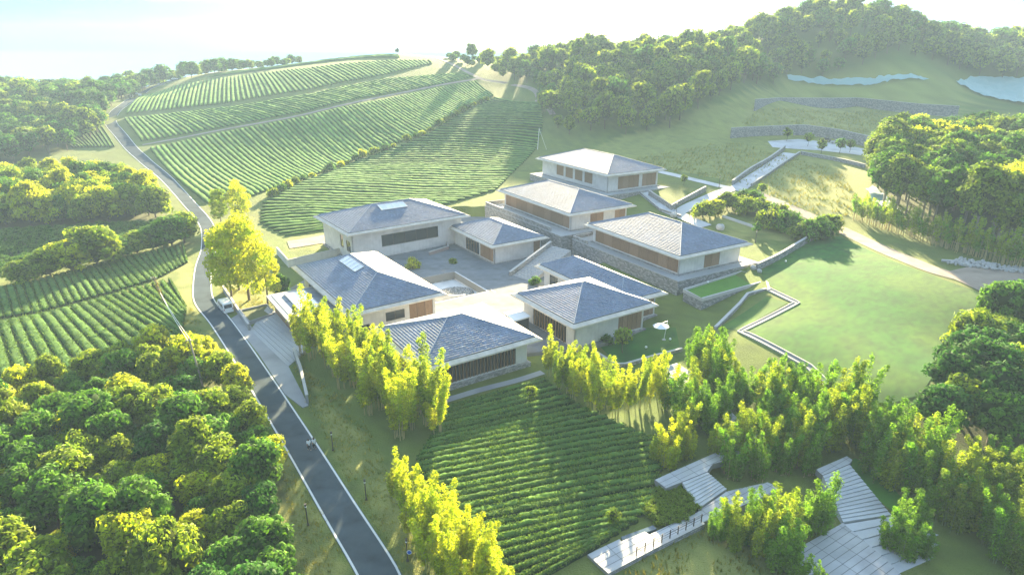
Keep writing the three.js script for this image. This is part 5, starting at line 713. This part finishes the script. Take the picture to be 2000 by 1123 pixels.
// ---------------------------------------------------------------- vehicles, people, posts and small things
const WHITE = new THREE.MeshPhysicalMaterial({ color: lin(0.78, 0.78, 0.76), roughness: 0.35, clearcoat: 0.7, clearcoatRoughness: 0.15, side: THREE.DoubleSide }), RUBBER = M(0.02, 0.02, 0.02, 0.9), RED = M(0.4, 0.02, 0.015, 0.3), LAMP = M(0.8, 0.8, 0.75, 0.25);
function shell(profile, width, bevel) { const s = new THREE.Shape(profile.map(([x, y]) => new THREE.Vector2(x, y))), g = new THREE.ExtrudeGeometry(s, { depth: width - 2 * bevel, bevelEnabled: true, bevelThickness: bevel, bevelSize: bevel * 0.6, bevelSegments: 2 }); g.translate(0, 0, -(width - 2 * bevel) / 2); return boxUV(g); }
function wheelGeo(r, w) { const g = new THREE.CylinderGeometry(r, r, w, 20); g.rotateX(Math.PI / 2); return g; }
function vehicle(name, p, turn, label, cat, o) {           // nose towards +x
  const v = thing(name, p, turn, label, cat, o.group); mesh('body', shell(o.profile, o.w, 0.08), o.paint, v);
  for (const [prof, nm] of o.glass) mesh(nm, shell(prof, o.w + 0.012, 0.03), GLASS, v);
  if (o.rear) { const [x, y0, y1, x1] = o.rear, hw = o.w / 2 - 0.2, g = geoOf([x, y0, -hw, x, y0, hw, x1, y1, hw, x1, y1, -hw], [0, 0, 1, 0, 1, 1, 0, 1], [0, 1, 2, 0, 2, 3]); mesh('rear_window', g, GLASS, v); }
  if (o.front) { const [x, y0, y1, x1] = o.front, hw = o.w / 2 - 0.16, g = geoOf([x, y0, -hw, x, y0, hw, x1, y1, hw, x1, y1, -hw], [0, 0, 1, 0, 1, 1, 0, 1], [0, 1, 2, 0, 2, 3]); mesh('windscreen', g, GLASS, v); }
  for (const x of o.axles) for (const s of [-1, 1]) { const g = wheelGeo(o.r, 0.22); g.translate(x, o.r, s * (o.w / 2 - 0.1)); const wh = mesh('wheel', g, RUBBER, v), h = wheelGeo(o.r * 0.55, 0.24); h.translate(x, o.r, s * (o.w / 2 - 0.1)); mesh('hub', h, STEEL, wh); }
  for (const s of [-1, 1]) { mesh('tail_light', box(o.back - 0.02, o.back + 0.06, o.ly, o.ly + 0.3, s * (o.w / 2 - 0.13) - 0.07, s * (o.w / 2 - 0.13) + 0.07), RED, v); mesh('headlight', box(o.nose - 0.1, o.nose + 0.02, o.ly - 0.1, o.ly + 0.08, s * (o.w / 2 - 0.3) - 0.14, s * (o.w / 2 - 0.3) + 0.14), LAMP, v); }
  mesh('bumper', merged([box(o.back - 0.05, o.back + 0.05, 0.32, 0.52, -o.w / 2 + 0.08, o.w / 2 - 0.08), box(o.nose - 0.05, o.nose + 0.05, 0.3, 0.5, -o.w / 2 + 0.1, o.w / 2 - 0.1)]), o.trim ?? WHITE, v); return v;
}
const roadDir = (px, py) => { const p = T(px, py); let b = 0, d = 1e9; roadPath.forEach(([x, z], i) => { const q = Math.hypot(x - p.x, z - p.z); if (q < d) { d = q; b = i; } }); const i = Math.min(b, roadPath.length - 2), [x0, z0] = roadPath[i], [x1, z1] = roadPath[i + 1]; return Math.atan2(-(z1 - z0), x1 - x0); };
const vanSpec = { w: 1.9, paint: WHITE, profile: [[-2.5, 0.32], [-2.55, 1.1], [-2.42, 2.1], [-2.2, 2.24], [0.9, 2.26], [1.35, 2.1], [2.0, 1.25], [2.5, 1.05], [2.58, 0.75], [2.55, 0.32]], glass: [[[[-2.2, 1.25], [-2.1, 1.95], [0.5, 1.97], [0.5, 1.25]], 'side_window'], [[[0.62, 1.25], [0.62, 1.97], [1.15, 1.9], [1.6, 1.28]], 'cab_window']], rear: [-2.595, 1.25, 2.0, -2.49], front: [2.06, 1.32, 2.1, 1.43], axles: [-1.6, 1.6], r: 0.34, back: -2.58, nose: 2.6, ly: 0.85 };
{ const p = T(440, 606); vehicle('van', V3(p.x, p.y + 0.06, p.z), roadDir(436, 606), 'white minibus van driving up the road past the entrance steps', 'van', vanSpec); }
const carProfile = [[-2.1, 0.3], [-2.15, 0.85], [-1.75, 0.95], [-1.2, 1.42], [0.3, 1.45], [1.0, 0.98], [2.0, 0.82], [2.12, 0.6], [2.1, 0.3]], carGlass = [[[[-1.45, 0.98], [-1.1, 1.34], [0.2, 1.36], [0.75, 0.98]], 'side_window']];
const carSpec = (paint, group) => ({ w: 1.75, paint, trim: paint, profile: carProfile, glass: carGlass, rear: [-1.78, 1.0, 1.38, -1.27], front: [1.02, 1.02, 1.42, 0.38], axles: [-1.3, 1.3], r: 0.32, back: -2.16, nose: 2.14, ly: 0.65, group });
const DARK = new THREE.MeshPhysicalMaterial({ color: lin(0.03, 0.035, 0.045), roughness: 0.3, clearcoat: 0.8, side: THREE.DoubleSide }), SILVER = new THREE.MeshPhysicalMaterial({ color: lin(0.45, 0.46, 0.48), roughness: 0.35, metalness: 0.4, clearcoat: 0.6, side: THREE.DoubleSide });
for (const [px, py, m, label, turn] of [[256, 190, WHITE, 'white car parked nearest on the left verge of the far road bend', 0], [267, 185, WHITE, 'white car on the far road, just ahead of the nearest parked one', 0], [268, 178, WHITE, 'white car under the trees beside the far road', 0.6], [281, 174, DARK, 'dark car under the trees beside the far road', 0.4], [273, 188, WHITE, 'white car on the right side of the far road', 0], [313, 167, SILVER, 'silver car farthest up the road', 0], [340, 156, WHITE, 'white car at the far end of the road below the skyline trees', 0],
  [1612, 277, DARK, 'dark car parked below the lower hillside wall, on the left', 2.6], [1634, 281, SILVER, 'silver car parked below the lower hillside wall, on the right', 2.6]]) { const p = T(px, py); vehicle('parked_car', V3(p.x, p.y + 0.15, p.z), (px < 400 ? roadDir(px, py) : 0) + turn, label, 'car', carSpec(m)); }

// two people walking on the road
function blob(bones, res, lo, hi, k = 26) {                // one smooth skin round tapered bones
  const mc = new MarchingCubes(res, new THREE.MeshBasicMaterial(), false, false, 60000), c = V3((lo.x + hi.x) / 2, (lo.y + hi.y) / 2, (lo.z + hi.z) / 2), half = Math.max(hi.x - lo.x, hi.y - lo.y, hi.z - lo.z) / 2, p = V3(0, 0, 0), ab = V3(0, 0, 0), ap = V3(0, 0, 0);
  const step = 2 / res; for (let z = 0; z < res; z++) for (let y = 0; y < res; y++) for (let x = 0; x < res; x++) {
    p.set(c.x + (x * step - 1) * half, c.y + (y * step - 1) * half, c.z + (z * step - 1) * half); let s = 0;
    for (const [a, b, ra, rb] of bones) { ab.subVectors(b, a); ap.subVectors(p, a); const t = clamp(ap.dot(ab) / Math.max(1e-9, ab.lengthSq()), 0, 1); s += Math.exp(-k * (ap.addScaledVector(ab, -t).length() - lerp(ra, rb, t))); }
    mc.field[x + y * res + z * res * res] = s > 0 ? Math.log(s) / k : -9;
  }
  mc.isolation = 0; mc.update(); const n = mc.count, g = new THREE.BufferGeometry(), P = new Float32Array(mc.positionArray.subarray(0, n * 3)); for (let i = 0; i < P.length; i += 3) { P[i] = c.x + P[i] * half; P[i + 1] = c.y + P[i + 1] * half; P[i + 2] = c.z + P[i + 2] * half; }
  g.setAttribute('position', new THREE.BufferAttribute(P, 3)); const m = mergeVertices(g, 1e-4); m.computeVertexNormals(); return m;
}
function walker(p, turn, label, tone, female) {             // facing +x, mid-stride
  const B = (a, b, r, q) => [V3(...a), V3(...b), r, q], L = [[-0.02, 0.93, -0.09], [0.16, 0.5, -0.09], [0.2, 0.08, -0.09], [0.36, 0.03, -0.1]], R = [[-0.02, 0.93, 0.09], [0.0, 0.49, 0.09], [-0.27, 0.17, 0.09], [-0.16, 0.05, 0.1]];
  const armL = [[0, 1.4, -0.19], [-0.12, 1.12, -0.24], [-0.08, 0.87, -0.25]], armR = [[0, 1.4, 0.19], [0.06, 1.11, 0.24], [0.2, 0.9, 0.24]];
  const head = [B([0.02, 1.6, 0], [0.03, 1.66, 0], 0.095, 0.098), B([0.06, 1.55, 0], [0.08, 1.52, 0], 0.06, 0.045), B([0.115, 1.585, 0], [0.13, 1.57, 0], 0.018, 0.016), B([0.01, 1.59, -0.09], [0.01, 1.56, -0.09], 0.02, 0.015), B([0.01, 1.59, 0.09], [0.01, 1.56, 0.09], 0.02, 0.015), B([0, 1.42, 0], [0.015, 1.54, 0], 0.055, 0.05)];
  const torso = [B([-0.02, 0.95, 0], [0, 1.15, 0], 0.13, 0.125), B([0, 1.15, 0], [0, 1.36, 0], 0.125, 0.13), B([0, 1.38, -0.14], [0, 1.38, 0.14], 0.075, 0.075)], leg = (j, e = 0) => [B(j[0], j[1], 0.088 + e, 0.062 + e), B(j[1], j[2], 0.058 + e, 0.042 + e)], foot = (j) => [B(j[2], j[3], 0.045, 0.035)], arm = (j, e = 0) => [B(j[0], j[1], 0.05 + e, 0.042 + e), B(j[1], j[2], 0.04 + e, 0.03 + e)];
  const hand = (j, s) => { const [x, y, z] = j[2], o = [B([x, y, z], [x + 0.015, y - 0.075, z], 0.028, 0.03)]; for (let f = 0; f < 4; f++) { const fz = 0, fx = -0.024 + f * 0.017, len = [0.06, 0.072, 0.078, 0.068][f]; o.push(B([x + 0.015 + fx, y - 0.09, z + fz], [x + 0.025 + fx, y - 0.09 - len * 0.55, z - s * 0.008], 0.0095, 0.009), B([x + 0.025 + fx, y - 0.09 - len * 0.55, z - s * 0.008], [x + 0.03 + fx, y - 0.09 - len, z - s * 0.024], 0.009, 0.008)); } o.push(B([x + 0.03, y - 0.03, z], [x + 0.055, y - 0.085, z - s * 0.02], 0.012, 0.009)); return o; };
  const t = thing('person', p, turn, label, 'person', null), lo = V3(-0.95, -0.02, -0.95), hi = V3(0.95, 1.84, 0.95), SKIN = M(0.42, 0.25, 0.17, 0.7);
  const skin = [blob([...head, ...torso, ...leg(L), ...leg(R), ...foot(L), ...foot(R), ...arm(armL), ...arm(armR)], 84, lo, hi)]; for (const [j, s] of [[armL, -1], [armR, 1]]) { const [x, y, z] = j[2]; skin.push(blob(hand(j, s), 44, V3(x - 0.12, y - 0.2, z - 0.12), V3(x + 0.12, y + 0.04, z + 0.12), 220)); }
  mesh('body', mergeGeometries(skin), SKIN, t);
  mesh('shirt', blob([B([-0.02, 0.9, 0], [0, 1.15, 0], 0.155, 0.145), B([0, 1.15, 0], [0, 1.36, 0], 0.145, 0.15), B([0, 1.38, -0.15], [0, 1.38, 0.15], 0.09, 0.09), B(armL[0], [-0.1, 1.17, -0.235], 0.068, 0.062), B(armR[0], [0.05, 1.16, 0.235], 0.068, 0.062)], 72, lo, hi), M(tone, tone, tone * 0.98, 0.9), t);
  mesh('trousers', blob([...leg(L, 0.022), ...leg(R, 0.022), B([-0.02, 0.92, -0.07], [-0.02, 0.92, 0.07], 0.115, 0.115)], 72, lo, hi), M(0.03, 0.03, 0.04, 0.9), t);
  mesh('shoe', blob(foot(L).map(([a, b, r, q]) => [a.clone().setY(a.y - 0.02), b, r + 0.02, q + 0.02]), 40, V3(0, -0.05, -0.35), V3(0.5, 0.45, 0.15)), M(0.5, 0.5, 0.5, 0.8), t); mesh('shoe', blob(foot(R).map(([a, b, r, q]) => [a.clone().setY(a.y - 0.02), b, r + 0.02, q + 0.02]), 40, V3(-0.5, -0.05, -0.15), V3(0.05, 0.5, 0.4)), M(0.5, 0.5, 0.5, 0.8), t);
  mesh('hair', blob([B([-0.02, 1.655, 0], [0.02, 1.69, 0], 0.1, 0.09), B([-0.05, 1.62, 0], [-0.07, female ? 1.42 : 1.56, 0], 0.085, 0.06)], 56, V3(-0.35, 1.3, -0.35), V3(0.35, 1.9, 0.35)), M(0.02, 0.016, 0.014, 0.6), t); return t;
}
{ const d = roadDir(609, 878), a = T(604, 880), b = T(614, 877); walker(V3(a.x, a.y + 0.05, a.z), d, 'person in a white shirt and dark trousers walking in the road, left of a pair', 0.75, false); walker(V3(b.x, b.y + 0.05, b.z), d, 'person in a pale top and dark trousers walking in the road, nearer the edge line', 0.62, true); }

// posts and lamps
function lampPost(px, py, label, sign, h = 2.6) {
  const p = T(px, py), t = thing('lamp_post', p, 0, label, 'lamp post', 'slim dark lamp posts'); mesh('base', (() => { const g = new THREE.CylinderGeometry(0.13, 0.16, 0.25, 12); g.translate(0, 0.1, 0); return g; })(), BRONZE, t);
  mesh('post', rod(V3(0, 0.2, 0), V3(0, h, 0), 0.07, 0.06, 10), BRONZE, t); const hd = mesh('lamp_head', (() => { const g = new THREE.CylinderGeometry(0.14, 0.1, 0.3, 12); g.translate(0, h + 0.15, 0); return g; })(), BRONZE, t); mesh('lens', (() => { const g = new THREE.CylinderGeometry(0.11, 0.11, 0.12, 12); g.translate(0, h - 0.06, 0); return g; })(), LAMP, hd);
  if (sign) { const disc = (r, x) => { const g = new THREE.CylinderGeometry(r, r, 0.03, 24); g.rotateX(Math.PI / 2); g.translate(0.24, 1.25, 0.1 + x); return g; }; const s = mesh('sign', disc(0.27, 0), M(0.75, 0.75, 0.75, 0.5), t); mesh('sign_face', disc(0.2, 0.02), M(0.03, 0.12, 0.5, 0.5), s); mesh('bracket', box(0.05, 0.2, 1.2, 1.26, 0.04, 0.08), STEEL, t); }
}
lampPost(650, 880, 'dark lamp post on the verge beside the two walkers'); lampPost(715, 977, 'dark lamp post on the verge halfway down the road'); lampPost(796, 1096, 'dark lamp post with a round blue and white sign near the golden bamboo', true); lampPost(601, 1026, 'dark lamp post on the left verge opposite the tea garden'); lampPost(544, 914, 'dark lamp post on the left verge by the wood');
lampPost(1405, 366, 'lamp post at the fork of the upper paths', false, 3.4); lampPost(1321, 418, 'lamp post inside the bend of the upper path', false, 3); lampPost(1346, 434, 'lamp post beside the path behind the large pavilion', false, 3); lampPost(1476, 474, 'lamp post on the gravel behind the large pavilion', false, 2.8);
for (const [px, py, label, h] of [[1262, 684, 'small white globe lamp on the lawn before the square pavilion'], [1309, 668, 'small white globe lamp on the lawn near the umbrella'], [1383, 556, 'small white globe lamp on the raised grass bed', 3.62], [1535, 515, 'small white globe lamp at the edge of the big lawn']]) { const p = h ? G(px, py, h) : T(px, py), t = thing('globe_lamp', p, 0, label, 'garden lamp', 'white globe lamps'); mesh('stem', rod(V3(0, 0, 0), V3(0, 0.45, 0), 0.04, 0.04, 8), BRONZE, t); const g = new THREE.SphereGeometry(0.22, 16, 12); g.translate(0, 0.62, 0); mesh('globe', g, M(0.8, 0.8, 0.78, 0.3), t); }
{ const p = T(1297, 664), t = thing('parasol', p, 0.4, 'pale parasol on a leaning mast on the lawn by the square pavilion', 'parasol'); mesh('foot', (() => { const g = new THREE.CylinderGeometry(0.35, 0.4, 0.12, 16); g.translate(0, 0.06, 0); return g; })(), STONE_CAP, t); const top = V3(0.5, 3.7, 0); mesh('mast', rod(V3(0, 0.1, 0), top, 0.06, 0.05, 8), LAMP, t); mesh('arm', rod(top, V3(-0.9, 3.45, 0), 0.04, 0.04, 6), LAMP, t);
  const c = new THREE.ConeGeometry(1.5, 0.5, 8, 3, true); c.translate(-0.9, 3.15, 0); mesh('canopy', c, M(0.7, 0.7, 0.7, 0.8), t); for (let i = 0; i < 8; i++) { const a = (i / 8) * 6.2832; mesh('rib', rod(V3(-0.9, 3.36, 0), V3(-0.9 + 1.46 * Math.cos(a), 2.88, 1.46 * Math.sin(a)), 0.018, 0.014, 5), STEEL, t); } }
{ // the old service line over the plots
  const a = T(322, 596), top = V3(-1.7, 6.2, -0.6), t = thing('utility_pole', a, 0, 'leaning weathered wooden pole in the lower tea plot, overgrown with dry creeper', 'pole'); mesh('pole', rod(V3(0, 0, 0), top, 0.16, 0.1, 8), BARK_PALE, t); mesh('crossarm', box(top.x - 0.6, top.x + 0.6, top.y - 0.5, top.y - 0.36, top.z - 0.06, top.z + 0.06), BARK_PALE, t); for (const s of [-0.5, 0, 0.5]) mesh('insulator', (() => { const g = new THREE.CylinderGeometry(0.06, 0.08, 0.2, 8); g.translate(top.x + s, top.y - 0.25, top.z); return g; })(), LAMP, t);
  const cr = cloudOut(), r = rngOf(8); for (let i = 0; i < 12; i++) leafCloud(cr, { x: top.x * (i / 12), y: top.y * (i / 12), z: top.z * (i / 12), tint: 1, hue: r() }, V3(0.35, 0.4, 0.35), 26, 0.14, r, { cut: -1, inner: 0.2 }); mesh('creeper', cloudGeo(cr), leafMat(3.2, 1.4, 1.6, 0.2), t);
  const b = G(400, 772, 0), t2 = thing('utility_pole', b, 0, 'second service pole rising out of the roadside wood', 'pole'), top2 = V3(-1.5, 9.2, -1.2); mesh('pole', rod(V3(0, 0, 0), top2, 0.17, 0.11, 8), BARK_PALE, t2); mesh('crossarm', box(top2.x - 0.6, top2.x + 0.6, top2.y - 0.5, top2.y - 0.36, top2.z - 0.06, top2.z + 0.06), BARK_PALE, t2);
  const w0 = a.clone().add(V3(top.x * 0.45, top.y * 0.45, top.z * 0.45)), w1 = b.clone().add(top2).add(V3(0, -0.4, 0)); for (const s of [-0.25, 0.25]) { const c = new THREE.CatmullRomCurve3(Array.from({ length: 9 }, (_, i) => { const k = i / 8; return w0.clone().lerp(w1, k).add(V3(s * k, -2.2 * k * (1 - k), 0)); })); tag(mesh('service_cable', new THREE.TubeGeometry(c, 30, 0.045, 5), LAMP), s < 0 ? 'left pale cable slung between the two service poles' : 'right pale cable slung between the two service poles', 'cable'); } }
{ const p = T(1050, 292), t = thing('stayed_pole', p, 0, 'thin pale pole with a stay on the slope left of the highest pavilion', 'pole'); mesh('pole', rod(V3(0, 0, 0), V3(0.6, 9, 0), 0.14, 0.1, 7), LAMP, t); mesh('stay', rod(V3(3.8, 0, 1), V3(0.6, 8.6, 0), 0.05, 0.05, 5), LAMP, t); }
// shade nets on the hill
const NET = new THREE.MeshPhysicalMaterial({ color: lin(0.3, 0.5, 0.47), roughness: 0.9, transmission: 0.3, thickness: 0, side: THREE.DoubleSide, bumpMap: rep(TX.bump, 0.5), bumpScale: 0.08 });
const netH = (x, z) => ground(x, z) + 0.3 + 1.6 * noise(x * 0.4, z * 0.4) + 0.6 * noise(x * 1.1 + 9, z * 1.1);
for (const [l, label] of [[[[1868, 162], [1900, 152], [1960, 154], [2040, 160], [2040, 212], [1965, 200], [1910, 186]], 'big sheet of teal netting laid over the slope at the right edge'], [[[1535, 149], [1600, 156], [1700, 158], [1800, 152], [1815, 160], [1700, 170], [1600, 168], [1540, 158]], 'long strip of teal netting above the upper hillside wall'], [[[1690, 376], [1704, 370], [1745, 408], [1760, 422], [1735, 422], [1705, 404]], 'pale blue-green netting beside the first staked bamboo']]) tag(mesh('shade_net', drape(l.map(([x, y]) => Txz(x, y)), 0.1, 1.5, netH), NET), label, 'net');
{ // rubble beside the track
  const poly = [[1848, 516], [1880, 508], [1950, 520], [2040, 532], [2040, 540], [1950, 530], [1890, 522]].map(([x, y]) => Txz(x, y)), pts = scatter(poly, 0.55, 44, () => true, 6), g = new THREE.DodecahedronGeometry(0.42, 0), im = new THREE.InstancedMesh(g, M(0.45, 0.44, 0.42, 0.95, { map: rep(TX.grain, 1) }), pts.length), o = new THREE.Object3D(), r = rngOf(45);
  pts.forEach(([x, z], i) => { o.position.set(x, ground(x, z) + 0.25 + 0.2 * r(), z); o.rotation.set(r() * 6, r() * 6, r() * 6); o.scale.set(0.5 + r(), 0.4 + 0.7 * r(), 0.5 + r()); o.updateMatrix(); im.setMatrixAt(i, o.matrix); }); im.name = 'rubble'; tag(im, 'heap of broken pale stones along the dirt track', 'rubble', null, 'stuff'); scene.add(im);
  const slabG = new RoundedBoxGeometry(3.4, 0.45, 0.6, 2, 0.08); { const p = T(1858, 513), m = mesh('stone_slab', slabG, STONE_CAP); m.position.set(p.x, p.y + 0.35, p.z); m.rotation.set(0.1, -0.5, 0.12); tag(m, 'long pale stone slab lying at the left end of the rubble', 'stone'); }
  const bg = new THREE.IcosahedronGeometry(0.8, 2); { const q = bg.attributes.position; for (let i = 0; i < q.count; i++) { const k = 0.8 + 0.45 * noise(q.getX(i) * 2 + 5, q.getZ(i) * 2 + q.getY(i)); q.setXYZ(i, q.getX(i) * k, q.getY(i) * k * 0.8, q.getZ(i) * k); } bg.computeVertexNormals(); }
  for (const [px, py, s, label] of [[1407, 448, 1.3, 'dark upright garden rock behind the large pavilion'], [1316, 424, 1.2, 'grey boulder beside the bend of the upper path'], [1472, 526, 0.9, 'pale boulder at the corner of the large pavilion'], [1484, 532, 0.7, 'smaller pale boulder at the corner of the large pavilion']]) { const p = T(px, py), m = mesh('boulder', bg, STONE_CAP); m.position.set(p.x, p.y + 0.4 * s, p.z); m.scale.set(s, s * 1.2, s); m.rotation.y = px; tag(m, label, 'rock'); }
}
renderer.render(scene, camera);
